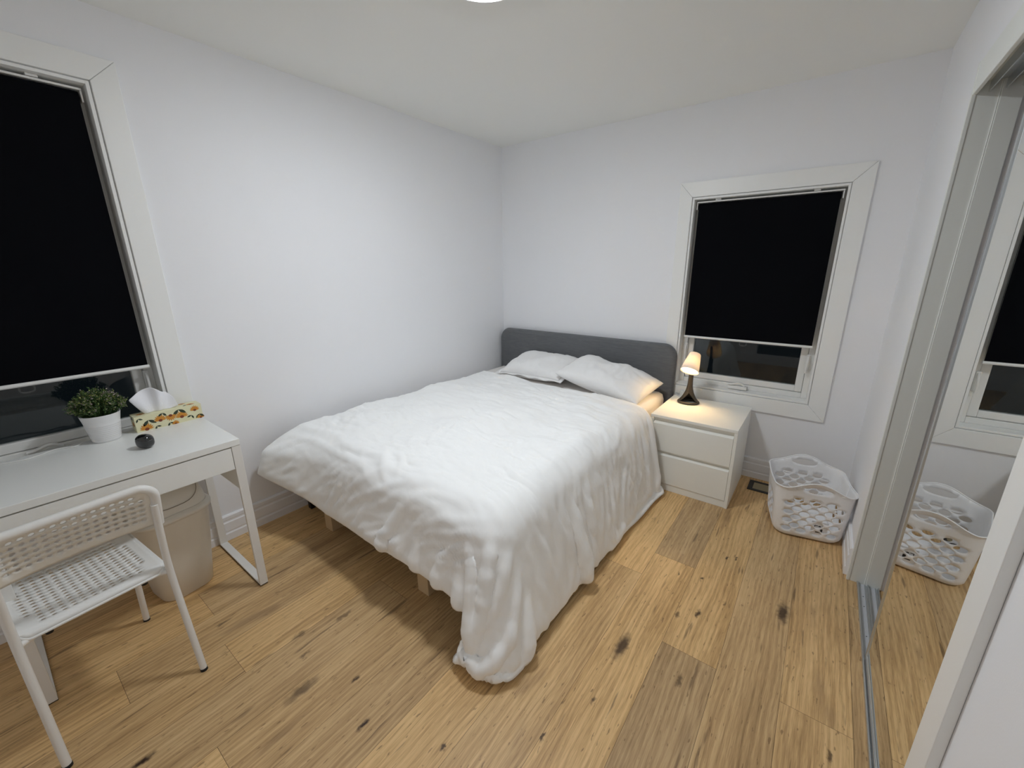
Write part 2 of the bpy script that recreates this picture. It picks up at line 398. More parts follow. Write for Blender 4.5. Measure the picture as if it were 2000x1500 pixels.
holed_wall('wall_left', [YB, LW['u0'], LW['u1'], 0], [0, LW['z0'], LW['z1'], H], [(LW['u0'], LW['u1'], LW['z0'], LW['z1'])], lambda u, v: (0, u, v), (-1, 0, 0), .15, M_WALL)
holed_wall('wall_right', [YB, CL_Y1, CL_Y0, 0], [0, CL_Z, H], [(CL_Y1, CL_Y0, 0, CL_Z)], lambda u, v: (W, u, v), (1, 0, 0), .115, M_WALL)
holed_wall('wall_back', [-.15, 1.72, 2.60, 3.55], [0, 2.06, H], [(1.72, 2.60, 0, 2.06)], lambda u, v: (u, YB, v), (0, -1, 0), .12, M_WALL)  # open doorway added so the fill lamp reaches the room
# unseen hallway and doorway behind the camera, added for the fill lamp
hb = MB(); hb.box(.9, 1.0, -5.5, YB-.12, 0, H); hb.box(3.3, 3.4, -5.5, YB-.12, 0, H); hb.box(.9, 3.4, -5.6, -5.5, 0, H); hb.box(.9, 3.4, -5.6, YB-.12, H, H+.1)
tag(hb.build('wall_added_hallway', M_WALL), kind='structure')
tag(MB().box(.9, 3.4, -5.6, YB-.0, -.05, -.0015).build('floor_added_hallway', M_GAP), kind='structure')
tag(MB().box(-.15, 3.55, YB-.12, .15, H, H+.1).build('ceiling', M_CEIL), kind='structure')
# closet interior
cl = MB(); cl.box(3.40, 3.50, -2.9, 0, 0, H); cl.box(W+.115, 3.40, CL_Y0, 0, 0, H); cl.box(W+.115, 3.40, -2.9, -2.8, 0, H)
tag(cl.build('wall_closet', M_WALL), kind='structure')

def build_floor():
    rnd = random.Random(11); mb = MB(); tones = []; seeds = []
    fixed = {1: [(-2.76,)], 2: [(-3.08,)], 3: [(-2.79,)], 8: [(-1.41,)], 9: [(-1.215,)], 10: [(-1.73,)], 12: [(-1.727,)]}
    tone_fix = {(10, 1): .76, (10, 0): 1.0, (9, 0): .80, (9, 1): 1.02, (8, 0): 1.05, (8, 1): .95, (12, 0): .97, (12, 1): .95, (11, 0): 1.0, (7, 0): .93}
    g = .0005
    for k in range(-1, 16):
        x0 = .345+.2005*(k-1); x1 = x0+.2005
        if fixed.get(k): js = [j[0] for j in fixed[k]]; js = [js[0]+1.9] + js + [js[0]-1.9]
        elif k == 11: js = [-.30, -2.9]
        elif k == 7: js = [-.9, -3.1]
        elif k == 6: js = [-1.9, -3.5]
        elif k == 5: js = [-1.2, -2.95]
        elif k == 4: js = [-.6, -2.2, -3.4]
        else: j = -rnd.uniform(.2, 1.6); js = [j, j-1.6, j-3.2]
        js = [0.0]+[j for j in js if YB < j < -.02]+[YB]
        real = 0
        for a, b in zip(js[:-1], js[1:]):
            mb.add([(x0+g, b+g, 0), (x1-g, b+g, 0), (x1-g, a-g, 0), (x0+g, a-g, 0)], [(0, 1, 2, 3)], 0)
            tones.append(tone_fix.get((k, real), rnd.uniform(.84, 1.04))); seeds.append((rnd.uniform(0, 50), rnd.uniform(0, 50), 0)); real += 1
    n = len(tones)
    mb.add([(-.2, YB-.1, -.0012), (3.5, YB-.1, -.0012), (3.5, .1, -.0012), (-.2, .1, -.0012)], [(0, 1, 2, 3)], 1)
    mb.add([(-.2, YB-.1, -.05), (3.5, YB-.1, -.05), (3.5, .1, -.05), (-.2, .1, -.05)], [(3, 2, 1, 0)], 1)
    o = mb.build('floor', [M_FLOOR, M_GAP], fixn=False); me = o.data
    a = me.attributes.new('tone', 'FLOAT', 'FACE'); s = me.attributes.new('seed', 'FLOAT_VECTOR', 'FACE')
    for i in range(len(me.polygons)):
        a.data[i].value = tones[i] if i < n else 1; s.data[i].vector = seeds[i] if i < n else (0, 0, 0)
    o['kind'] = 'structure'
build_floor()

def baseboard(name, p0, p1, inward):
    prof = [(0, 0), (.016, 0), (.016, .040), (.012, .046), (.012, .052), (.014, .056), (.014, .104), (.010, .110), (.010, .118), (.012, .122), (.012, .140), (.006, .148), (0, .148)]
    a, b = Vector(p0), Vector(p1); n = Vector(inward)
    mb = MB()
    A = [a+n*d+Vector((0, 0, z)) for d, z in prof]; B = [b+n*d+Vector((0, 0, z)) for d, z in prof]; k = len(prof)
    mb.add(A+B, [(i, (i+1) % k, k+(i+1) % k, k+i) for i in range(k)]); mb.add(A, [list(range(k))]); mb.add(B, [list(range(k))[::-1]])
    tag(mb.build(name, M_WALLTRIM, weld=True), kind='structure')
M_WALLTRIM = mat('baseboard_paint', (0.85, 0.855, 0.875), 0.42, spec=0.4)
baseboard('baseboard_left', (0, YB, 0), (0, 0, 0), (1, 0, 0))
baseboard('baseboard_far', (0.016, 0, 0), (W-.016, 0, 0), (0, -1, 0))
baseboard('baseboard_right', (W, -.016, 0), (W, CL_Y0+.035, 0), (-1, 0, 0))
baseboard('baseboard_back', (W-.016, YB, 0), (.016, YB, 0), (0, 1, 0))
baseboard('baseboard_near', (W, YB+.016, 0), (W, CL_Y1-.045, 0), (-1, 0, 0))

# ------------------------------------------------------------------ windows and blinds
def window(n, D, rz, mirror_latch=True):
    root = empty('window_%d' % n, (0, 0, 0), rz, kind='structure')
    u0, u1, z0, z1 = D['u0'], D['u1'], D['z0'], D['z1']; o0, o1, p0, p1 = D['o0'], D['o1'], D['oz0'], D['oz1']
    # mitred casing boards, proud of the wall
    mb = MB(); g = .0006; t = .016
    out = [(o0, p0), (o1, p0), (o1, p1), (o0, p1)]; inn = [(u0-.004, z0-.004), (u1+.004, z0-.004), (u1+.004, z1+.004), (u0-.004, z1+.004)]
    for i in range(4):
        j = (i+1) % 4
        d = Vector((out[j][0]-out[i][0], out[j][1]-out[i][1])).normalized()*g
        q = [(out[i][0]+d.x, out[i][1]+d.y), (out[j][0]-d.x, out[j][1]-d.y), (inn[j][0]-d.x, inn[j][1]-d.y), (inn[i][0]+d.x, inn[i][1]+d.y)]
        mb.add([(a, -t, b) for a, b in q]+[(a, 0, b) for a, b in q], [(0, 1, 2, 3), (7, 6, 5, 4), (0, 4, 5, 1), (1, 5, 6, 2), (2, 6, 7, 3), (3, 7, 4, 0)])
    mb.build('window_casing', M_TRIM, root, bevel=.0015, seg=1)
    # jamb liner
    mb = MB(); e = .012
    mb.box(u0, u0+e, -.010, .10, z0, z1); mb.box(u1-e, u1, -.010, .10, z0, z1); mb.box(u0+e, u1-e, -.010, .10, z1-e, z1); mb.box(u0+e, u1-e, -.010, .10, z0, z0+e)
    mb.build('window_jamb', M_TRIM, root, bevel=.001, seg=1)
    a, b, c, d = u0+e, u1-e, z0+e, z1-e
    def ring(mb, a, b, c, d, wd, y0, y1):
        mb.box(a, a+wd, y0, y1, c, d); mb.box(b-wd, b, y0, y1, c, d); mb.box(a+wd, b-wd, y0, y1, c, c+wd); mb.box(a+wd, b-wd, y0, y1, d-wd, d)
    mb = MB(); ring(mb, a, b, c, d, .034, .075, .145); mb.build('window_frame', M_VINYL, root, bevel=.003)
    mb = MB(); ring(mb, a+.036, b-.036, c+.036, d-.036, .040, .088, .13); mb.build('window_sash', M_VINYL, root, bevel=.004)
    MB().box(a+.07, b-.07, .108, .114, c+.07, d-.07).build('glass_pane', M_GLASS, root)
    # latches on both sides, crank at the bottom
    for s, uu in ((1, b-.030), (-1, a+.030)):
        lb = MB(); zc = z0+.25
        lb.box(uu-.010, uu+.010, .060, .078, zc-.055, zc+.055)
        lt = lb.build('window_latch', M_VINYL, root, bevel=.004)
        hb = MB(); hb.tube(bez([(uu, .060, zc+.045), (uu, .045, zc+.02), (uu-.002*s, .040, zc-.02), (uu-.004*s, .046, zc-.062)], 5), [.006]*15+[.008], 10, flat=.8)
        hb.build('latch_lever', M_VINYL, lt)
    um = (u0+u1)/2
    cb = MB(); cb.box(um-.060, um+.060, .030, .078, c+.004, c+.030); cr = cb.build('crank_base', M_VINYL, root, bevel=.006)
    hb = MB(); hb.tube(bez([(um+.045, .038, c+.036), (um+.01, .030, c+.054), (um-.03, .030, c+.042), (um-.055, .034, c+.038)], 6), .010, 10, flat=.7); hb.build('crank_handle', M_VINYL, cr)
    return root
window(1, FW, 0)
window(2, LW, PI/2)
def blind(D, rz, zb, label):
    root = empty('roller_blind', (0, 0, 0), rz, label, 'blind')
    a, b, z1 = D['u0']+.022, D['u1']-.022, D['z1']-.012
    mb = MB(); r = .0185; yc = .036; zc = z1-.042
    mb.tube([(a+.012, yc, zc), (b-.012, yc, zc)], r, 20); mb.build('roller_tube', M_BLIND, root)
    mb = MB(); mb.box(a+.014, b-.014, yc-r-.0012, yc-r, zb, zc+.002)
    mb.build('blind_fabric', M_BLIND, root)
    mb = MB(); mb.box(a, b, .018, .056, z1-.020, z1-.012); mb.build('head_rail', M_VINYL, root, bevel=.002)
    for u in (a+.13, b-.13):
        MB().box(u-.016, u+.016, .016, .058, z1-.010, z1-.0005).build('mounting_clip', M_VINYL, root, bevel=.001)
    for u in (a+.004, b-.004):
        k = MB(); k.box(u-.003, u+.003, .016, .056, z1-.062, z1-.0205); k.build('end_bracket', M_VINYL, root, bevel=.002)
    mb = MB(); mb.tube([(a+.010, yc-r, zb-.008), (b-.010, yc-r, zb-.008)], .0085, 12); mb.build('bottom_rail', M_VINYL, root)
    um = (a+b)/2
    mb = MB(); mb.tube(fillet([(um-.020, yc-r-.004, zb-.012), (um-.020, yc-r-.006, zb-.040), (um+.020, yc-r-.006, zb-.040), (um+.020, yc-r-.004, zb-.012)], .012), .0032, 8)
    mb.build('pull_ring', M_CLEAR, root)
    return root
blind(FW, 0, .962, 'black roller blind most of the way down in the window behind the nightstand')
blind(LW, PI/2, 1.028, 'black roller blind hanging in the window behind the desk')

# ------------------------------------------------------------------ closet opening, mirror door, track
mb = MB(); y = CL_Y0
mb.box(W+.006, W+.120, y-.001, y+.020, 0, CL_Z)                  # far jamb board
mb.box(W+.062, W+.066, y-.006, y-.001, 0, CL_Z)
mb.box(W-.004, W+.008, y-.004, y+.014, 0, CL_Z+.05)
mb.box(W+.066, W+.120, y-.008, y-.001, 0, CL_Z)
tag(mb.build('trim_1', M_JAMB, bevel=.002), kind='structure')
mb = MB()
mb.box(W+.006, W+.115, CL_Y1, CL_Y0-.001, CL_Z-.014, CL_Z)
mb.box(W-.002, W+.010, CL_Y1, CL_Y0, CL_Z-.05, CL_Z+.05)
tag(mb.build('trim_2', M_JAMB, bevel=.002), kind='structure')
mb = MB(); mb.box(W-.017, W-.0005, -2.278, -2.200, 0, CL_Z+.08)
tag(mb.build('trim_3', M_TRIM, bevel=.002), kind='structure')

mt = empty('door_track', (W+.035, -1.58, 0), 0, 'white aluminium floor track with two channels for the sliding mirror doors', 'track')
mb = MB(); y0, y1 = -.72, .715
mb.box(0, .078, y0, y1, .0, .003, 0)
for x in (0, .038, .075): mb.box(x, x+.004, y0, y1, .003, .013, 0)
for x in (.010, .028, .048, .066): mb.box(x, x+.002, y0, y1, .003, .009, 0)
mb.build('track_rail', M_ALU, mt)
mb = MB()
for x in (.0125, .0505): mb.box(x, x+.015, y0, y1, .003, .0042)
mb.build('track_liner', M_TRACK, mt)
for yy in (.62, .55, .36, -.1, -.5): MB().lathe([(.0001, .0050), (.0022, .0050), (.0022, .0042)], 10, c=(.0203, yy)).build('screw', M_BLACK, mt)
tp = empty('overhead_track', (W+.035, -1.58, CL_Z-.014), 0, 'grey metal overhead track above the sliding mirror doors', 'track')
mb = MB(); mb.box(0, .078, y0, y1, -.003, 0)
for x in (0, .038, .075): mb.box(x, x+.003, y0, y1, -.035, -.003)
mb.build('track_rail', M_ALU, tp)

def mirror_door(name, x, ya, yb, label):
    md = empty(name, (x, (ya+yb)/2, .012), 0, label, 'door'); h = (yb-ya)/2; zt = CL_Z-.045
    MB().box(.0035, .0085, -h+.010, h-.010, .012, zt-.012).build('mirror', M_MIRROR, md)
    mb = MB()
    for s in (-1, 1):
        yy = s*(h-.006); mb.box(0, .022, yy-.006, yy+.006, 0, zt)
    mb.build('stile', M_ALU, md, bevel=.0015)
    mb = MB(); mb.box(0, .022, -h+.012, h-.012, 0, .014); mb.box(0, .022, -h+.012, h-.012, zt-.014, zt); mb.build('rail', M_ALU, md, bevel=.0015)
    return md
mirror_door('mirror_door', W+.043, -2.29, -1.345, 'tall mirrored sliding closet door reflecting the laundry basket and window')

# ------------------------------------------------------------------ ceiling light
cl = empty('ceiling_light', (1.345, -1.80, H), 0, 'round white flush ceiling light, switched on, at the top edge of the photo', 'light')
mb = MB(); mb.lathe([(.0001, 0), (.157, 0), (.160, -.004), (.160, -.024), (.157, -.028), (.152, -.028), (.150, -.018), (.146, -.016)], 64); mb.build('light_base', M_VINYL, cl)
mb = MB(); mb.lathe([(.138, -.016)]+[(.138*math.cos(a)**.55, -.022-.020*math.sin(a)) for a in [i*PI/2/12 for i in range(12)]]+[(.0001, -.042)], 64); mb.build('light_diffuser', M_DIFF, cl)

fill_lamp = empty('ceiling_light', (2.15, -4.45, H), 0, 'round white fill light added in the unseen hallway behind the camera', 'light')  # added fill lamp, out of view; brightens faces turned to the camera
mb = MB(); mb.lathe([(.0001, 0), (.157, 0), (.160, -.024), (.150, -.028)], 48); mb.build('light_base', M_VINYL, fill_lamp)
mb = MB(); mb.lathe([(.14, -.016)]+[(.14*math.cos(a)**.6, -.03-.06*math.sin(a)) for a in [i*PI/2/10 for i in range(10)]]+[(.0001, -.09)], 48); mb.build('light_diffuser', M_FILL, fill_lamp)

# ------------------------------------------------------------------ bed
bed = empty('bed', (.83, -1.10, 0), 0, 'double bed with grey upholstered headboard against the far wall', 'bed')
def headboard():
    mb = MB(); hx = .815; z0, z1 = .24, .895; r = .095; t = .065
    out = [(-hx, z0)]; out = [(hx, z0)]
    for k in range(13): a = PI/2*k/12; out.append((hx-r+r*math.cos(a), z1-r+r*math.sin(a)))
    for k in range(13): a = PI/2+PI/2*k/12; out.append((-hx+r+r*math.cos(a), z1-r+r*math.sin(a)))
    out.append((-hx, z0))
    cx, cz = 0, (z0+z1)/2
    def ins(p, d):
        sx = (abs(p[0])-d)/abs(p[0]) if abs(p[0]) > 1e-6 else 1
        return (p[0]*sx, p[1]-(d if p[1] > cz else -d))
    prof = [(.012, 0), (.002, .006), (0, .02), (0, t-.028), (.006, t-.012), (.016, t-.004), (.03, t)]
    loops = [[(ins(p, d)[0], -y+1.085, ins(p, d)[1]) for p in out] for d, y in prof]
    mb.loft(loops, smooth=True); o = mb.build('headboard', M_GREY, bed)
    wb = MB(); wb.tube([(p[0]*.9995, 1.085-t+.033, p[1]) for p in out[1:-1]], .0022, 6); wb.build('piping', M_GREY, o)
headboard()
mb = MB()
for x in (-.77, .74): mb.box(x, x+.03, -.98, 1.01, .225, .285)
mb.box(-.74, .74, -.985, -.955, .225, .285); mb.box(-.74, .74, .98, 1.01, .225, .285)
mb.build('bed_frame', M_BLACK, bed, bevel=.003)
for i in range(14):
    y = -.92+i*.145; MB().box(-.74, .74, y-.03, y+.03, .286, .298).build('slat', M_BRASS, bed)
for x, y in ((-.775, -.985), (.735, -.985), (-.775, .98), (.735, .98)):
    MB().box(x, x+.034, y, y+.034, 0, .2245).build('metal_leg', M_BLACK, bed, bevel=.003)['label'] = 'black metal corner leg'
for x in (-.49, .315):
    for y in (-1.03, -.1):
        mb = MB(); mb.box(x, x+.072, y, y+.072, 0, .2245); o = mb.build('wooden_leg', M_BRASS, bed, bevel=.002); o['label'] = 'square pale pine leg'

def slab(name, x0, x1, y0, y1, z0, z1, r, m, amp=.004, step=.05):
    hx, hy = (x1-x0)/2, (y1-y0)/2; mb = MB(); loops = []
    for d, z in [(.03, z0), (.008, z0+.015), (0, z0+.05), (0, z1-.05), (.010, z1-.018), (.035, z1-.003), (.08, z1)]:
        loops.append([(x, y, z) for x, y in rrect((x0+x1)/2, (y0+y1)/2, hx-d, hy-d, max(r-d, .01))])
    mb.loft(loops); return mb.build(name, m)
mt = slab('mattress', .055, 1.605, -2.105, -.085, .302, .545, .05, M_SHEET)
tag(mt, 'thick mattress in a white fitted sheet, lying on the bed under the duvet', 'mattress')

def make_duvet(seed=3, h=.0215, steps=230, iters=10, fsteps=70, fiters=8):
    """cloth sheet relaxed over the mattress, walls, floor and nightstand, then again on a finer grid with slack so it creases"""
    rng = np.random.default_rng(seed); Lx, Ly = 2.03, 1.975
    nx, ny = int(Lx/h)+1, int(Ly/h)+1
    S, T = np.meshgrid(np.arange(nx)*h, np.arange(ny)*h)
    def sm(n, a):
        g = rng.normal(size=(n, n)); yy = np.linspace(0, n-1.001, ny); xx = np.linspace(0, n-1.001, nx)
        yi = yy.astype(int); xi = xx.astype(int); fy = (yy-yi)[:, None]; fx = (xx-xi)[None]
        fy = fy*fy*(3-2*fy); fx = fx*fx*(3-2*fx); G = lambda p, q: g[np.ix_(p, q)]
        return a*((1-fy)*((1-fx)*G(yi, xi)+fx*G(yi, xi+1))+fy*((1-fx)*G(yi+1, xi)+fx*G(yi+1, xi+1)))
    comp = .968
    X = .05+S*comp; Y = -.415-.13*S/1.6-T*comp; Z = .63+sm(14, .012)+sm(40, .006)+rng.normal(size=S.shape)*.002
    ox = np.maximum(X-1.66, 0); X = np.minimum(X, 1.66)+ox*.22; Z = Z-ox*.95
    oy = np.maximum(-2.17-Y, 0); Y = np.maximum(Y, -2.17)-oy*.35; Z = Z-oy*.9
    P = np.stack([X, Y, Z], -1); P[..., 2] = np.maximum(P[..., 2], .03)
    lump = sm(8, .009)+sm(20, .005)
    def solve(P, di, dj, rest, k):
        Hh, Ww = P.shape[:2]
        if dj >= 0: A = P[:Hh-di, :Ww-dj]; B = P[di:, dj:]; R = rest[:Hh-di, :Ww-dj, None]
        else: A = P[:Hh-di, -dj:]; B = P[di:, :Ww+dj]; R = rest[:Hh-di, -dj:, None]
        n = max(abs(di), abs(dj)); ax = 0 if di > 0 else 1
        for par in (0, 1):
            sel = np.where((np.arange(A.shape[ax])//n) % 2 == par)[0]
            ix = (sel,) if ax == 0 else (slice(None), sel)
            a = A[ix]; b = B[ix]; d = b-a; L = np.sqrt((d*d).sum(-1, keepdims=True))+1e-9; q = 1-R[ix]/L
            if k < 0: q = np.maximum(q, 0)
            c = d*(.5*abs(k)*q); A[ix] = a+c; B[ix] = b-c
    def collide(P, lump):
        off = .030; x, y, z = P[..., 0], P[..., 1], P[..., 2]
        fl = np.clip(.56-z, 0, .56); hx = 1.60+.13*(fl/.56)**.8; ly = -2.115-.25*fl-.15*np.exp(-(x/.30)**2)*np.clip(fl/.08, 0, 1)
        top = .540+lump; r = .06
        cx = (-.4+hx)/2; bx = (hx+.4)/2; cy = (ly+.2)/2; by = (.2-ly)/2
        qx = np.abs(x-cx)-bx+r; qy = np.abs(y-cy)-by+r; qz = z-top+r
        ax, ay, az = np.maximum(qx, 0), np.maximum(qy, 0), np.maximum(qz, 0); L = np.sqrt(ax*ax+ay*ay+az*az)
        mx = np.maximum(np.maximum(qx, qy), qz); d = L+np.minimum(mx, 0)-r-off; out = L > 1e-6; Li = 1/(L+1e-9)
        N = np.zeros_like(P)
        N[..., 0] = np.where(out, ax*np.sign(x-cx)*Li, mx == qx); N[..., 1] = np.where(out, ay*np.sign(y-cy)*Li, -1.*((mx == qy) & (mx != qx))); N[..., 2] = np.where(out, az*Li, (mx == qz) & (mx != qx) & (mx != qy))
        hit = d < 0; P[...] += np.where(hit[..., None], -d[..., None]*N, 0)
        ins = (P[..., 0] > 1.62) & (P[..., 1] > -.615) & (P[..., 2] < .56)
        dx = P[..., 0]-1.62; dy = P[..., 1]+.615; a_ = ins & (dx < dy); b_ = ins & ~a_
        P[..., 0] = np.where(a_, 1.62, P[..., 0]); P[..., 1] = np.where(b_, -.615, P[..., 1])
        w_ = P[..., 0] < .045; P[..., 0] = np.where(w_, .045, P[..., 0]); f = P[..., 2] < .026; P[..., 2] = np.where(f, .026, P[..., 2])
        return (hit | f | w_ | ins)[..., None]
    dt = 1/60.
    def run(P, cons, lump, steps, iters, g, fric, tuck, damp=.97):
        V = np.zeros_like(P); m = 6*tuck[1]
        for s in range(steps):
            V *= damp; V[..., 2] -= g*dt; old = P.copy(); P = P+np.clip(V*dt, -.02, .02)
            for it in range(iters):
                for c in cons: solve(P, *c)
                hit = collide(P, lump)
            P = np.where(hit, old+(P-old)*fric, P); collide(P, lump)
            if s >= tuck[0]:                                   # the corner is tucked back under itself
                a = min((s-tuck[0]+1)/90., 1) if tuck[1] == 1 else 1; tgt = np.array([1.61, -2.24, .10])
                P[-m:, -m:] += np.clip((tgt-P[-m:, -m:])*.06*a, -.006, .006)
            V = (P-old)/dt
        return P
    band = lambda x, a, b: np.clip((x-a)/(b-a), 0, 1)**2*(3-2*np.clip((x-a)/(b-a), 0, 1))
    pull = lambda S, T: 1-.075*(1-band(S, .3, .9))*band(T, 1.1, 1.5)-.085*band(S, .35, 1.1)*(1-band(S, 1.5, 1.75))*band(T, .7, 1.1)      # the foot end is hitched up towards the right
    F = np.ones_like(S); G_ = pull(S, T)
    cons = [(0, 1, h*F, 1.), (1, 0, h*G_, 1.), (1, 1, h*2**.5*(F+G_)/2, .5), (1, -1, h*2**.5*(F+G_)/2, .5), (0, 2, 2*h*F, .35), (2, 0, 2*h*G_, .35), (0, 4, 4*h*F, .03), (4, 0, 4*h*G_, .03),
            (8, 0, 8*h*G_, -1.), (0, 8, 8*h*F, -1.), (24, 0, 24*h*G_, -1.), (0, 24, 24*h*F, -1.)]      # the last four only stop stretching
    P = run(P, cons, lump, steps, iters, 5.0, .4, (60, 1))
    # finer grid
    def fine(A):
        m = 2*A.shape[0]-1; B = np.empty((m,)+A.shape[1:]); B[::2] = A; p = np.concatenate([A[:1]*2-A[1:2], A, A[-1:]*2-A[-2:-1]]); B[1::2] = (-p[:-3]+9*p[1:-2]+9*p[2:-1]-p[3:])/16; return B
    up2 = lambda A: np.swapaxes(fine(np.swapaxes(fine(A), 0, 1)), 0, 1)
    P = np.ascontiguousarray(up2(P)); lump = up2(lump); ny, nx = P.shape[:2]; h *= .5
    S, T = np.meshgrid(np.arange(nx)*h, np.arange(ny)*h)
    tab = rng.permutation(512); gr = rng.uniform(0, 2*np.pi, 512)
    def pn(x, y):
        xi = np.floor(x).astype(int); yi = np.floor(y).astype(int); fx = x-xi; fy = y-yi
        def g(i, j): t = gr[(tab[(xi+i) % 512]+(yi+j)*57) % 512]; return np.cos(t)*(fx-i)+np.sin(t)*(fy-j)
        u = fx**3*(fx*(fx*6-15)+10); v = fy**3*(fy*(fy*6-15)+10)
        return (g(0, 0)*(1-u)+g(1, 0)*u)*(1-v)+(g(0, 1)*(1-u)+g(1, 1)*u)*v
    band = lambda x, a, b: np.clip((x-a)/(b-a), 0, 1)**2*(3-2*np.clip((x-a)/(b-a), 0, 1))
    foot = band(T, 1.50, 1.80)*(1-band(S, 1.6, 1.8)*.3); side = band(S, 1.46, 1.66); topw = (1-foot)*(1-side)
    def nrm(P):
        N = np.cross(np.gradient(P, axis=0), np.gradient(P, axis=1)); N /= np.linalg.norm(N, axis=-1, keepdims=True)+1e-9
        return N*np.sign(N[ny//3, nx//3, 2])
    def streak(ang, l, wv, warp, o):
        wx = S+warp*pn(S*2.2+o, T*2.2); wy = T+warp*pn(S*2.2, T*2.2+o*2)
        return pn((wx*np.cos(ang)+wy*np.sin(ang))/l+o, (-wx*np.sin(ang)+wy*np.cos(ang))/wv+o)
    seedD = topw*(.012*streak(.12, .45, .060, .12, 1.3)+.006*streak(-.5, .3, .05, .1, 8))+foot*(.020*streak(2.15, .40, .065, .08, 2.2))+side*(.020*streak(.15, .45, .065, .08, 5.5))
    P = P+nrm(P)*(seedD+.010*pn(S*5, T*5))[..., None]
    pat = .55+.9*np.clip(.5+1.3*pn(S*2.6+3, T*2.6), 0, 1)
    cn = 1-.8*band(S, 1.45, 1.75)*band(T, 1.4, 1.7); ms = 1+(.022*topw+.034*foot+.014*side)*pat*cn; mt_ = (1+(.045*topw+.022*foot+.030*side)*pat*cn)*pull(S, T); md = (ms+mt_)/2
    cons = [(0, 1, h*ms, 1.), (1, 0, h*mt_, 1.), (1, 1, h*2**.5*md, .35), (1, -1, h*2**.5*md, .35), (0, 2, 2*h*ms, .22), (2, 0, 2*h*mt_, .22),
            (0, 4, 4*h*ms*.985, .05), (4, 0, 4*h*mt_*.985, .05), (16, 0, 16*h*mt_, -1.), (0, 16, 16*h*ms, -1.)]
    P = run(P, cons, lump, fsteps, fiters, 2.0, .08, (0, 2), .9)
    for _ in range(2):
        Q = P.copy(); Q[1:-1, 1:-1] = (P[:-2, 1:-1]+P[2:, 1:-1]+P[1:-1, :-2]+P[1:-1, 2:])/4; P = P*.5+Q*.5
    # creases left by folding and sleeping
    def ridge(ang, l, wv, warp, sharp, o):
        wx = S+warp*pn(S*3+o, T*3); wy = T+warp*pn(S*3, T*3+o*2)
        x = (wx*np.cos(ang)+wy*np.sin(ang))/l; y = (-wx*np.sin(ang)+wy*np.cos(ang))/wv
        return np.clip(1-np.abs(pn(x+o*7, y+o*3))*2.4, 0, 1)**sharp
    patch = lambda f, o: .25+.75*band(pn(S*f+o, T*f), -.2, .25)
    D = topw*(.0120*ridge(.10, .42, .075, .12, 1.7, 1.3)*patch(2, 3)+.0060*ridge(-.22, .26, .042, .07, 1.6, 4.1)*patch(3, 8)+.0070*ridge(.75, .30, .08, .12, 2, 9.7)*patch(2.2, 15)+.004*ridge(.05, .22, .028, .06, 1.5, 17.7)*patch(4, 21))
    D += foot*(.0250*ridge(2.40, .34, .085, .09, 1.4, 2.2)*patch(2.5, 5)+.0080*ridge(2.2, .20, .040, .06, 1.6, 6.4)*patch(3, 30))
    D += side*(.0150*ridge(.25, .36, .080, .10, 1.4, 3.7)*patch(2, 11)+.0055*ridge(-.35, .22, .038, .07, 1.6, 7.9)*patch(3, 33))
    e = np.minimum(np.minimum(S, S.max()-S), np.minimum(T, T.max()-T)); P = P+nrm(P)*(D*np.clip(e/.05, 0, 1))[..., None]
    # puffed quilt: two skins meeting at a seam
    du = np.gradient(P, axis=1); dv = np.gradient(P, axis=0); N = np.cross(dv, du); N /= np.linalg.norm(N, axis=-1, keepdims=True)+1e-9
    N *= np.sign(N[ny//3, nx//3, 2])
    e = np.minimum(np.minimum(S, S.max()-S), np.minimum(T, T.max()-T)); th = .012*np.sqrt(np.clip(1-(1-np.clip(e/.05, 0, 1))**2, 0, 1))
    top = P+N*th[..., None]; bot = P-N*(th*.9)[..., None]
    for A in (top, bot): A[..., 2] = np.maximum(A[..., 2], .004); A[..., 0] = np.maximum(A[..., 0], .02)
    idx = np.arange(nx*ny).reshape(ny, nx); vs = top.reshape(-1, 3).tolist(); bidx = idx.copy(); inner = np.zeros((ny, nx), bool); inner[1:-1, 1:-1] = True
    k = len(vs)
    for (j, i) in np.argwhere(inner): bidx[j, i] = k; vs.append(bot[j, i].tolist()); k += 1
    fs = []
    for A, flip in ((idx, 0), (bidx, 1)):
        q = np.stack([A[:-1, :-1], A[:-1, 1:], A[1:, 1:], A[1:, :-1]], -1).reshape(-1, 4)
        fs += (q[:, ::-1] if flip else q).tolist()
    mb = MB(); mb.add(vs, fs, 0, True); o = mb.build('duvet', M_DUVET)
    return tag(o, 'large rumpled white duvet spread over the bed, one corner trailing on the floor', 'duvet')
make_duvet()

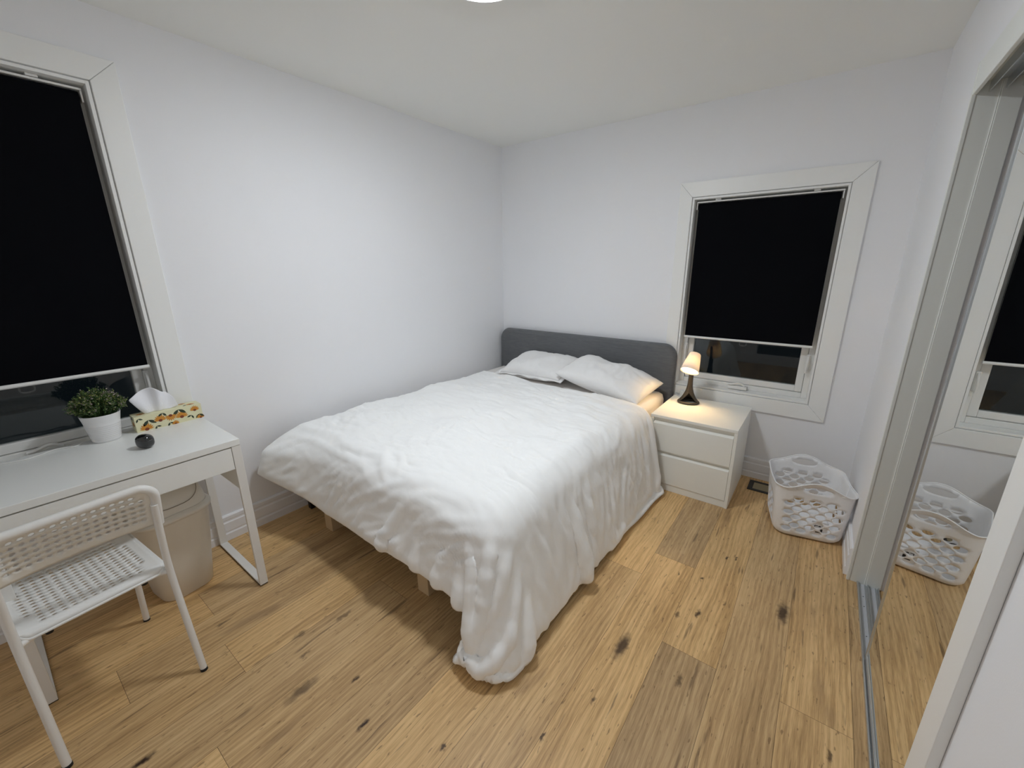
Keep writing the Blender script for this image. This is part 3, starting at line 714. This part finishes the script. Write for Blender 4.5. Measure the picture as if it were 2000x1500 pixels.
def pillow(name, loc, rot, L, Wd, Ht, flange, seed, label):
    root = empty(name, loc, 0, label, 'pillow'); root.rotation_euler = rot; rnd = random.Random(seed); so = Vector((seed*3.1, seed*1.7, 0))
    nu, nv = 56, 40; vs = []; fs = []
    def pt(i, j, s):
        u = -1+2*i/nu; v = -1+2*j/nv; e = (1-abs(u)**2.6)*(1-abs(v)**2.6); e = max(e, 0)**.5
        pin = 1-.10*(abs(u)**2)*(1-.0)*(1-abs(v)**4)*0 ; sx = 1-.055*(1-abs(u)**.0)*0
        x = u*L/2*(1-.05*(1-abs(v)**2)*abs(u)**6*0 - .04*(1-v*v)*abs(u)**8*-1*0); y = v*Wd/2
        x = u*L/2*(1-.045*(1-(1-v*v))*0); bx = 1-.05*(1-v*v)*(abs(u)**5); by = 1-.07*(1-u*u)*(abs(v)**5)
        p = Vector((u*L/2*bx, v*Wd/2*by, 0))
        n1 = noise.noise(Vector((p.x*5, p.y*7, 0))+so)*.016; 
        rr = abs(noise.noise(Vector((p.x*12+p.y*5, p.y*9-p.x*3, 2))+so)); edge = math.exp(-((1-max(abs(u), abs(v)))/.28)**2)
        pl = math.sin((p.x if abs(v) > abs(u) else p.y)*95+noise.noise(p*14+so)*5)*.0045*edge
        z = s*Ht/2*e*(1+n1*4)+(s*e)*(n1-.012*(1-rr*3)*.5+pl) if s > 0 else -Ht*.42*e
        return (p.x, p.y, z)
    top = {}; 
    for j in range(nv+1):
        for i in range(nu+1): top[i, j] = len(vs); vs.append(pt(i, j, 1))
    bot = {}
    for j in range(nv+1):
        for i in range(nu+1):
            if i in (0, nu) or j in (0, nv): bot[i, j] = top[i, j]
            else: bot[i, j] = len(vs); vs.append(pt(i, j, -1))
    for j in range(nv):
        for i in range(nu):
            fs.append((top[i, j], top[i+1, j], top[i+1, j+1], top[i, j+1])); fs.append((bot[i, j+1], bot[i+1, j+1], bot[i+1, j], bot[i, j]))
    MB().add(vs, fs, 0, True).build('pillow_body', M_PILLOW, root, sub=1)
    if flange:
        rim = [pt(i, 0, 1) for i in range(nu)]+[pt(nu, j, 1) for j in range(nv)]+[pt(i, nv, 1) for i in range(nu, 0, -1)]+[pt(0, j, 1) for j in range(nv, 0, -1)]
        n = len(rim); loops = []
        for k in range(4):
            d = k/3*flange; lp = []
            for q, (x, y, z) in enumerate(rim):
                cx, cy = x/(L/2), y/(Wd/2); m_ = max(abs(cx), abs(cy))
                ax = max(0, (abs(cx)-.86)/.14)*math.copysign(1, cx); ay = max(0, (abs(cy)-.80)/.2)*math.copysign(1, cy)
                l = math.hypot(ax, ay) or 1
                lp.append((x+ax*d*1.15, y+ay*d*1.15, math.sin(q*.42+seed)*.006*k/3+math.sin(q*.13)*.006*k/3))
            loops.append(lp)
        fm = MB(); fm.loft(loops, cap0=False, cap1=False); fo = fm.build('pillow_flange', M_PILLOW, root, fixn=False); solid(fo, .003, 0)
    return root
pillow('pillow', (.615, -.275, .640), (math.radians(13), math.radians(-2), math.radians(-2)), .60, .40, .19, .035, 5, 'white pillow with a flat flanged edge, at the left end of the headboard')
pillow('pillow', (1.245, -.330, .644), (math.radians(9), math.radians(9), math.radians(-5)), .69, .42, .20, 0, 9, 'plump white pillow at the lamp end of the headboard')

# ------------------------------------------------------------------ nightstand
NX, NY, NW, ND, NH = 1.657, -.555, .512, .51, .52
ns = empty('nightstand', (NX, NY, 0), 0, 'white two-drawer nightstand with the lit lamp on it, under the window', 'nightstand')
mb = MB(); t = .018
mb.box(0, t, 0, ND, 0, NH-.0185); mb.box(NW-t, NW, 0, ND, 0, NH-.0185)
mb.box(t, NW-t, ND-.006, ND, .01, NH-.0185); mb.box(t, NW-t, .021, .032, .245, .300); mb.box(t, NW-t, .021, .032, .45, NH-.0185); mb.box(t, NW-t, .035, ND-.006, .052, .060)
mb.build('cabinet_body', M_NS, ns, bevel=.0012, seg=1)
MB().box(0, NW, -.002, ND, NH-.018, NH).build('cabinet_top', M_NS, ns, bevel=.0015)
MB().box(t, NW-t, .006, .022, .0, .047).build('plinth', M_NS, ns, bevel=.001, seg=1)
for z0, z1 in ((.050, .258), (.278, .474)):
    mb = MB(); a, b = t+.0015, NW-t-.0015
    # drawer front whose upper edge slopes back as a finger grip
    q = [(.001, z0), (.001, z1-.012), (.019, z1), (.019, z0)]
    mb.add([(a, y, z) for y, z in q]+[(b, y, z) for y, z in q], [(0, 1, 2, 3), (7, 6, 5, 4), (0, 4, 5, 1), (1, 5, 6, 2), (2, 6, 7, 3), (3, 7, 4, 0)])
    mb.box(a+.01, b-.01, .0195, .0205, z0+.06, z1-.05)
    mb.build('drawer', M_NS, ns, bevel=.0012, seg=1)

# ------------------------------------------------------------------ bedside lamp
lamp = empty('table_lamp', (1.792, -.190, NH), math.radians(13), 'small brown bedside lamp with a tilted white shade, switched on', 'lamp')
# local frame: -y faces the camera
mb = MB(); n = 48; rx, ry = .073, .062
ringp = [(rx*math.cos(2*PI*k/n), ry*math.sin(2*PI*k/n), .009) for k in range(n)]
loops = []
for (px, py, pz) in ringp:
    d = Vector((px/rx, py/ry, 0)).normalized(); c = Vector((px, py, pz))-d*.008
    loops.append([c+d*(.008*math.cos(a))+Vector((0, 0, .009*math.sin(a))) for a in [2*PI*k/10 for k in range(10)]])
loops.append(loops[0]); mb.loft(loops, cap0=False, cap1=False); mb.build('lamp_base', M_LAMPB, lamp, weld=True)
mb = MB(); loops = []
for k in range(19):
    t = k/18; z = .010+.200*t; r = .0145+.052*(1-t)**3.4; rr = max(r, .0125); cy = .004*(1-t)
    a0 = math.radians(62*(max(0, 1-t*3.2))**.6)        # front notch above the ring
    th = .0045; A = [(-PI/2+a0)+(2*PI-2*a0)*j/28 for j in range(29)]
    outer = [(rr*1.08*math.cos(a), cy+rr*math.sin(a), z) for a in A]; inner = [((rr-th)*1.08*math.cos(a), cy+(rr-th)*math.sin(a), z) for a in reversed(A)]
    loops.append(outer+inner)
mb.loft(loops); mb.build('lamp_stem', M_LAMPB, lamp)
sh = empty('shade_pivot', (0, 0, 0)); bpy.data.objects.remove(sh)
tilt = Euler((math.radians(-34), math.radians(13), 0)).to_matrix()
def T(p): return tuple(tilt @ Vector(p) + Vector((-.002, -.034, .297)))
mb = MB(); prof = [(.060, -.066), (.054, -.03), (.047, .01), (.040, .046), (.037, .062), (.033, .067), (.0001, .068)]; nn = 44
vs = [T((r*math.cos(2*PI*j/nn), r*math.sin(2*PI*j/nn), z)) for r, z in prof for j in range(nn)]
mb.add(vs, [(i*nn+j, i*nn+(j+1) % nn, (i+1)*nn+(j+1) % nn, (i+1)*nn+j) for i in range(len(prof)-1) for j in range(nn)], 0, True)
o = mb.build('lamp_shade', M_SHADE, lamp); solid(o, .0016)
mb = MB(); prof = [(.0001, -.036), (.010, -.033), (.017, -.022), (.019, -.010), (.016, .004), (.011, .018), (.011, .03)]; nn = 24
vs = [T((r*math.cos(2*PI*j/nn), r*math.sin(2*PI*j/nn), z)) for r, z in prof for j in range(nn)]
mb.add(vs, [(i*nn+j, i*nn+(j+1) % nn, (i+1)*nn+(j+1) % nn, (i+1)*nn+j) for i in range(len(prof)-1) for j in range(nn)], 0, True)
mb.build('light_bulb', M_BULB, lamp)
mb = MB(); mb.tube([T((0, 0, .026)), T((0, 0, .0665))], .013, 16); mb.tube(bez([(0, .002, .200), (.0, .012, .25), (.0, .018, .30), T((.0, .012, .05))], 6), .010, 12); mb.build('lamp_socket', M_LAMPB, lamp)
# plug and lead behind the lamp
pg = empty('power_plug', (1.712, -.040, NH), math.radians(-20), 'small white charger plug with a thin lead behind the lamp', 'plug')
mb = MB(); mb.box(-.016, .016, -.014, .014, .0, .040); mb.build('plug_body', M_VINYL, pg, bevel=.006)
mb = MB(); mb.tube(bez([(-.016, 0, .02), (-.04, -.004, .018), (-.06, .004, .004), (-.02, -.03, .0028), (.03, -.05, .0028)], 8), .002, 8); mb.build('plug_lead', M_VINYL, pg)

# ------------------------------------------------------------------ laundry basket
def basket():
    root = empty('laundry_basket', (2.545, -.468, 0), math.radians(12), 'white plastic laundry basket with oval holes and two handles, in the corner by the closet', 'basket')
    hx, hy, rc = .155, .158, .055
    base = rrect(0, 0, hx, hy, rc, 8); base = [Vector(p) for p in base]
    # start the unrolled wall at the middle of the right side
    per = [0]; n = len(base)
    pts = [Vector((hx, 0))]+base+[Vector((hx, 0))]
    for i in range(1, len(pts)): per.append(per[-1]+(pts[i]-pts[i-1]).length)
    Pm = per[-1]
    def at(u):
        u = min(max(u, 0), Pm)
        for i in range(1, len(per)):
            if u <= per[i]+1e-9:
                k = (u-per[i-1])/max(per[i]-per[i-1], 1e-9); return pts[i-1]*(1-k)+pts[i]*k
        return pts[-1]
    # arc length of side centres
    uB = Pm*.25; uF = Pm*.75
    def top(u):
        h = .300
        for c in (uF, uB):
            d = abs(u-c)/.135; h += .052*(.5+.5*math.cos(PI*min(d, 1)))
        for c in (0, Pm*.5, Pm):
            d = min(abs(u-c), .13)/.13; h -= .012*(.5+.5*math.cos(PI*d))
        return h
    def mp(u, v):
        p = at(u); k = 1+.16*(v/.3)**.8-(.10*(1-v/.03)**2 if v < .03 else 0)
        lip = max(0, v-(top(u)-.012))*.5
        d = p.normalized() if p.length else p
        return (p.x*k+d.x*lip, p.y*k+d.y*lip, .003+v)
    N = 150; outline = [(Pm*i/N, 0) for i in range(N)]+[(Pm, 0)]+[(Pm*i/N, top(Pm*i/N)) for i in range(N, -1, -1)]
    holes = []
    for c in (uF, uB):
        holes.append((c, .308, .056, .0175))
        for r in range(8):
            nc = 4 if r % 2 == 0 else 3
            for k in range(nc): holes.append((c+(k-(nc-1)/2)*.066, .052+r*.0262, .0215, .0142))
    for c in (Pm*.5,):
        for r in range(6):
            nc = 3 if r % 2 == 0 else 2
            for k in range(nc): holes.append((c+(k-(nc-1)/2)*.066, .052+r*.0262, .0215, .0142))
    for c, s in ((0, 1), (Pm, -1)):
        for r in range(6):
            for k in ((1,) if r % 2 == 0 else (.5,)): holes.append((c+s*k*.066, .052+r*.0262, .0215, .0142))
    mb = sheet(outline, holes, .016, mp)
    o = mb.build('basket_wall', M_BASK, root, weld=True); solid(o, .0022, 0)
    fl = MB(); fl.add([(p.x*.9, p.y*.9, .004) for p in base], [list(range(len(base)))]); fo = fl.build('basket_bottom', M_BASK, root); solid(fo, .003, 1)
    # rolled rim following the wavy top
    rim = [mp(Pm*i/N, top(Pm*i/N)) for i in range(N)]; rim.append(rim[0])
    rb = MB(); rb.tube(rim, .0036, 8, caps=False); rb.build('basket_rim', M_BASK, root)
    # printed label seen through the front holes
    lb = MB(); k = 1.055
    y = -hy*k+.006; lb.box(.008, .082, y+.001, y+.0016, .045, .125, 0); lb.box(.030, .060, y, y+.001, .060, .084, 1)
    lb.box(.022, .036, y, y+.001, .100, .103, 1); lb.box(.022, .025, y, y+.001, .092, .103, 1); lb.box(.040, .050, y, y+.001, .096, .101, 1)
    lb.build('basket_label', [M_LABEL, M_INK], root)
basket()
vt = empty('floor_vent', (2.33, -.135, 0), 0, 'black metal floor register beside the laundry basket', 'vent')
mb = MB(); mb.box(-.10, .10, -.075, -.05, .0002, .005); mb.box(-.10, .10, .05, .075, .0002, .005); mb.box(-.10, -.072, -.05, .05, .0002, .005); mb.box(.072, .10, -.05, .05, .0002, .005)
mb.build('vent_frame', M_VENT, vt, bevel=.001, seg=1); MB().box(-.072, .072, -.05, .05, .0002, .003).build('vent_insert', M_VENTIN, vt)

# ------------------------------------------------------------------ desk
DG, DF, DR, DL, DH = .030, .530, -2.530, -3.262, .75
dk = empty('desk', (0, 0, 0), 0, 'white desk with a drawer under its top and bent steel legs, at the left wall', 'desk')
MB().box(DG, DF+.002, DL, DR, DH-.028, DH).build('desk_top', M_LAM, dk, bevel=.0018)
MB().box(DF-.017, DF-.001, DL+.036, DR-.036, .618, DH-.033).build('drawer_front', M_LAM, dk, bevel=.0015)
mb = MB(); a, b = DL+.052, DR-.052
mb.box(DG+.06, DF-.0175, a, a+.012, .63, .705); mb.box(DG+.06, DF-.0175, b-.012, b, .63, .705); mb.box(DG+.06, DF-.0175, a+.0125, b-.0125, .63, .638); mb.build('drawer_box', M_LAM, dk)
for s, y1 in ((1, DR), (-1, DL+.034)):
    y0 = y1-.034; mb = MB(); z2 = .7215; t = .014
    mb.box(DF-t, DF, y0, y1, .012, z2); mb.box(DG, DG+t, y0, y1, .012, z2); mb.box(DG, DF, y0, y1, .006, .014)
    lg = mb.build('desk_leg', M_STEEL, dk, bevel=.0015)
    mb = MB(); mb.box(DG+.005, DF-.005, y0, y1, 0, .006); mb.build('foot_strip', M_RUBBER, lg)
    mb = MB(); yy = y1-.016; mb.box(DG+t+.0005, DF-t-.004, yy-.006, yy+.006, .50, z2); mb.build('side_panel', M_LAM, dk, bevel=.001)

# ------------------------------------------------------------------ things on the desk
def potted_plant():
    root = empty('potted_plant', (.078, -2.872, DH), 0, 'small bushy green artificial plant in a white ribbed pot on the desk', 'plant')
    mb = MB(); prof = [(.0001, .0), (.043, 0), (.0455, .004)]
    for k in range(9):
        z = .010+k*.0082; r = .0465+(z)*.155
        prof += [(r-.0012, z-.003), (r, z), (r-.0012, z+.003)]
    prof += [(.0600, .095), (.0645, .118), (.0650, .121), (.0625, .121), (.060, .100), (.0001, .100)]
    mb.lathe(prof, 56); mb.build('pot', M_POT, root)
    so = MB(); so.lathe([(.060, .101), (.0001, .105)], 32); so.build('soil', M_SOIL, root)
    rnd = random.Random(4); fm = MB(); sm = MB()
    for k in range(210):
        a = rnd.uniform(0, 2*PI); rr = math.sqrt(rnd.random()); ph = rr*1.25; Rr = rnd.uniform(.085, .103)
        tip = Vector((math.cos(a)*math.sin(ph)*Rr*1.04, math.sin(a)*math.sin(ph)*Rr*1.04, (.132+math.cos(ph)*Rr*1.02-.016*rr)))
        if tip.x < -.050: tip.x = -.050+rnd.uniform(-.008, .008)
        base = Vector((tip.x*.45, tip.y*.45, .103)); mid = (base+tip)/2+Vector((0, 0, .012))
        ps = bez([base, mid, tip], 4); sm.tube(ps, .0009, 4, caps=False)
        d = (tip-mid).normalized()
        for q in range(20):
            t = rnd.uniform(.45, 1.02); c = ps[min(int(t*8), 8)] if t < 1 else tip
            c = c+Vector((rnd.uniform(-1, 1), rnd.uniform(-1, 1), rnd.uniform(-1, 1)))*.004
            dr = (d*.6+Vector((rnd.gauss(0, 1), rnd.gauss(0, 1), rnd.gauss(0, .8)+.3)).normalized()).normalized()
            s = rnd.uniform(.006, .0105); wv = dr.cross(Vector((rnd.gauss(0, 1), rnd.gauss(0, 1), rnd.gauss(0, 1)))).normalized()*s*.30; nn = dr.cross(wv).normalized()*s*.12
            mi = 0 if rnd.random() < .40 else (1 if rnd.random() < .66 else 2)
            if t < .7: mi = 0
            fm.add([c, c+dr*s*.5+wv+nn, c+dr*s, c+dr*s*.5-wv+nn, c+dr*s*.55], [(0, 1, 4), (1, 2, 4), (2, 3, 4), (3, 0, 4)], mi)
    fo = fm.build('foliage', [M_LEAF, M_LEAF2, M_LEAF3], root, fixn=False); fo['kind'] = 'stuff'
    so = sm.build('stems', M_LEAF, root, fixn=False); so['kind'] = 'stuff'
potted_plant()

def tissue_box():
    x0, x1, L, h = -.036, .036, .250, .072
    root = empty('tissue_box', (.058, -2.650, DH), math.radians(0), 'flowery yellow and orange tissue box on the desk with a tissue sticking out', 'tissue box')
    rnd = random.Random(2); mb = MB(); mb.box(x0, x1, -L/2, L/2, .0, h, 0)
    def leaf(P, cx, cy, ang, l, wd, mi, lift):
        n = 8; pts = []
        for k in range(n+1): t = k/n; pts.append((t*l, wd*math.sin(PI*t)))
        for k in range(n-1, 0, -1): t = k/n; pts.append((t*l, -wd*math.sin(PI*t)))
        c, s = math.cos(ang), math.sin(ang)
        mb.add([P(cx+c*a-s*b, cy+s*a+c*b, lift) for a, b in pts], [list(range(len(pts)))], mi)
    def flower(P, cx, cy, r, up_=True):
        base = PI/2 if up_ else -PI/2
        for k in range(9):
            a = base+(k-4)*.36; leaf(P, cx, cy, a, r*(1-.04*abs(k-4)), r*.13, 1, .0003+.00002*k)
        n = 12; mb.add([P(cx+r*.26*math.cos(2*PI*i/n), cy+r*.22*math.sin(2*PI*i/n), .0006) for i in range(n)], [list(range(n))], 2)
    def leaves(P, cx, cy, r, a=0):
        for da in (-2.5, -.9): leaf(P, cx, cy, da+a, r, r*.19, 3, .0004)
    front = lambda a, b, l: (x1+l, -L/2+a, b)
    topf = lambda a, b, l: (x1-b, -L/2+a, h+l)
    for cx, cy, r in ((.035, .008, .031), (.088, .034, .029), (.168, .028, .031), (.222, .046, .024), (.140, .002, .018), (.240, .004, .02)): flower(front, cx, cy, r)
    flower(front, .127, .046, .028, False)
    for cx, cy, r, a in ((.046, .048, .034, .25), (.100, .066, .022, 0), (.160, .066, .036, .2), (.205, .025, .020, -.3), (.070, .012, .018, .6), (.120, .014, .020, .4), (.236, .022, .024, .2), (.012, .062, .018, .5)): leaves(front, cx, cy, r, a)
    for cx, cy, r in ((.235-.02, .020, .022), (.03, .030, .022), (.19, .055, .018)): flower(topf, cx, cy, r)
    for cx, cy, r, a in ((.06, .05, .024, .3), (.20, .03, .022, .1)): leaves(topf, cx, cy, r, a)
    side = lambda a, b, l: (x0+a, -L/2-l, b)
    flower(side, .04, .028, .022); leaves(side, .03, .066, .024, .2)
    mb.build('carton', [M_CREAM, M_ORANGE, M_RUST, M_DKGREEN], root, fixn=False)
    # tissue: two fanned, creased sheets rising from the slot
    nu, nv = 22, 12; vs = []; fs = []
    prof = [(-.114, .078), (-.085, .098), (-.055, .112), (-.029, .119), (-.010, .104), (.006, .086), (.026, .080), (.046, .050), (.056, .006)]
    for j in range(nv+1):
        v = j/nv
        for i in range(nu+1):
            u = i/nu; q = u*(len(prof)-1); k = min(int(q), len(prof)-2); f = q-k
            ty = prof[k][0]*(1-f)+prof[k+1][0]*f; tz = prof[k][1]*(1-f)+prof[k+1][1]*f
            by = -.080+u*.092; y = by*(1-v)+ty*v-.010*v; z = h+.0005+tz*v*(1-.15*(1-v)); x = .004+math.sin(u*13+v*1.5)*.012*(.35+.9*v)+.016*v*math.sin(u*4)
            vs.append((x, y, z))
    for j in range(nv):
        for i in range(nu): k = j*(nu+1)+i; fs.append((k, k+1, k+nu+2, k+nu+1))
    t_ = MB(); t_.add(vs, fs, 0, True); o = t_.build('tissue', M_TISSUE, root, sub=1, fixn=False); solid(o, .0008, 0)
tissue_box()

eb = empty('earbud_case', (.325, -2.795, DH), math.radians(28), 'small glossy black rounded earbud case on the desk', 'case')
def pebble(name, z0, z1, m, par):
    mb = MB(); loops = []; Hh = .058
    for k in range(15):
        z = z0+(z1-z0)*k/14; t = (z/Hh)*2-1; s = max(1-abs(t)**2.6, .001)**(1/2.6)
        loops.append([(math.copysign(abs(math.cos(a))**.75, math.cos(a))*.031*s, math.copysign(abs(math.sin(a))**.75, math.sin(a))*.025*s, z) for a in [2*PI*i/36 for i in range(36)]])
    mb.loft(loops); return mb.build(name, m, par)
pebble('case_body', .0, .0345, M_GLOSSBLK, eb); pebble('case_lid', .0353, .0580, M_GLOSSBLK, eb)
mb = MB(); mb.lathe([(.0300, .0340), (.0300, .0358)], 36, sy=.8); mb.build('case_seam', M_ALU, eb)

# white cable lying at the back of the desk
mb = MB(); mb.tube(bez([(.060, -3.20, DH+.0028), (.09, -3.10, DH+.0028), (.052, -3.02, DH+.0028), (.075, -2.97, DH+.0028), (.048, -2.945, DH+.0028)], 8), .0026, 8)
tag(mb.build('cable', M_VINYL), 'white cable lying at the back of the desk by the pot', 'cable')

# ------------------------------------------------------------------ waste bin
def bin_():
    root = empty('waste_bin', (.205, -2.775, 0), math.radians(8), 'cream swing-top waste bin under the desk', 'bin')
    def sq(hx, hy, r, z): return [(x, y, z) for x, y in rrect(0, 0, hx, hy, r, 8)]
    mb = MB(); loops = [sq(.100, .096, .06, .0), sq(.106, .102, .064, .004), sq(.128, .122, .074, .20), sq(.150, .140, .085, .395), sq(.153, .143, .087, .40)]
    mb.loft(loops); mb.build('bin_body', M_BIN, root)
    mb = MB(); mb.loft([sq(.153, .143, .087, .4005), sq(.160, .150, .090, .404), sq(.161, .151, .090, .420), sq(.154, .145, .087, .426), sq(.146, .138, .084, .432)], cap0=False); rim = mb.build('bin_rim', M_BIN, root)
    # domed lid with a swing flap
    mb = MB(); lp = []
    for k in range(11):
        a = k/10*PI/2; lp.append(sq(max(.143*math.cos(a)**.75, .004), max(.135*math.cos(a)**.55, .004), max(.08*math.cos(a), .003), .4325+.125*math.sin(a)))
    mb.loft(lp); lid = mb.build('bin_lid', M_BIN, root)
    mb = MB(); out = []
    for k in range(41):
        a = 2*PI*k/40; y = .098*math.copysign(abs(math.cos(a))**.6, math.cos(a)); t = .16+.98*(.5-.5*math.sin(a)); ang = t*PI/2
        x = .143*math.cos(ang*.93)**.75 if ang*.93 < PI/2 else .0; out.append((x+.003, y, .4325+.125*math.sin(ang*.93)+.003))
    mb.tube(out, .0016, 6, caps=False); mb.build('lid_flap_edge', M_GAPW, lid)
M_GAPW = mat('bin_seam', (0.30, 0.27, 0.22), 0.6)
bin_()

# ------------------------------------------------------------------ chair
def chair():
    ang = math.radians(5.5)
    root = empty('chair', (.815, -3.062, 0), ang, 'white chair with a perforated backrest and seat, facing the desk', 'chair')
    # local: -x towards the desk, y sideways; the rear feet stand at x = 0
    hw = .183; r = .0110
    # rear legs rise into the backrest frame
    for s in (-1, 1):
        mb = MB(); mb.tube(bez([(.008, s*hw, .006), (-.028, s*hw*.995, .22), (-.055, s*hw*.99, .43), (-.040, s*hw*.985, .60), (-.022, s*hw*.98, .70)], 6), r, 14)
        lg = mb.build('leg', M_STEEL, root); MB().tube([(.009, s*hw, 0), (.008, s*hw, .010)], r*1.08, 14).build('leg_cap', M_RUBBER, lg)
        mb = MB(); mb.tube(bez([(-.462, s*(hw-.020), .006), (-.425, s*(hw-.022), .22), (-.395, s*(hw-.024), .418)], 6), r, 14)
        lg = mb.build('leg', M_STEEL, root); MB().tube([(-.463, s*(hw-.020), 0), (-.462, s*(hw-.020), .010)], r*1.08, 14).build('leg_cap', M_RUBBER, lg)
    mb = MB(); z = .418
    mb.tube(fillet([(-.060, -hw, z), (-.095, -hw+.028, z), (-.40, -hw+.028, z), (-.40, hw-.028, z), (-.095, hw-.028, z), (-.060, hw, z)], .025), .0095, 12)
    mb.tube(fillet([(-.057, -hw, z), (-.088, -hw+.045, z-.002), (-.088, hw-.045, z-.002), (-.057, hw, z)], .03), .0095, 12)
    mb.build('seat_frame', M_STEEL, root)
    for s in (-1, 1): MB().lathe([(.0001, .398), (.009, .398), (.009, .409)], 14, c=(-.088, s*.115)).build('bumper', M_RUBBER, root)
    # seat
    sw, sd = .177, .185; out = rrect(0, 0, sd, sw, .028, 6)
    def smap(a, b):
        ea = a/sd; eb_ = b/sw; z = .436-.010*(1-ea*ea)*(1-eb_*eb_)+.006*(abs(ea)**6)
        if ea > .86: z -= .020*((ea-.86)/.14)**2
        if ea < -.86: z -= .016*((-ea-.86)/.14)**2
        z += .006*abs(eb_)**8
        return (-.252+a, b, z)
    holes = []
    for i in range(15):
        for j in range(-6, 7):
            b = j*.0232; a = -.150+i*.0208
            if abs(j) == 6 and not 2 < i < 12: continue
            if a < .145: holes.append((a, b, .0058, .0064))
    o = sheet(out, holes, .014, smap).build('seat', M_SEAT, root, fixn=False); solid(o, .004, 0)
    rim = [smap(a, b) for a, b in out]; rim.append(rim[0]); MB().tube([(x, y, z-.004) for x, y, z in rim], .005, 8, caps=False).build('seat_lip', M_SEAT, root)
    # backrest panel with a rolled top edge, hooked over the uprights
    bw, bh = .187, .078
    def bmap(a, b):
        z = .693+b; x = -.030+.020*(b/bh)-.026*(1-(a/bw)**2)+(.010*(1-(a/bw)**2) if 0 else 0); return (x, a, z)
    bo = []; rc = .045
    for k in range(9): t = PI/2*k/8; bo.append((bw-rc+rc*math.cos(t), bh-rc+rc*math.sin(t)))
    for k in range(9): t = PI/2+PI/2*k/8; bo.append((-bw+rc+rc*math.cos(t), bh-rc+rc*math.sin(t)))
    bo += [(-bw+.0, -bh), (-bw*.5, -bh), (0, -bh), (bw*.5, -bh), (bw, -bh)]
    holes = []
    for i in range(6):
        for j in range(-7, 8):
            a = j*.0215; b = .050-i*.0190
            if abs(j) == 7 and i == 0: continue
            holes.append((a, b, .0068, .0056))
    o = sheet(bo, holes, .015, bmap).build('backrest', M_CHAIR, root, fixn=False); solid(o, .004, 0)
    top = [bmap(a, b) for a, b in [(bw, -bh), (bw, -bh*.4)]+bo[:18]+[(-bw, -bh*.4), (-bw, -bh)]]
    MB().tube(top, .0135, 14).build('backrest_frame', M_STEEL, root)
chair()
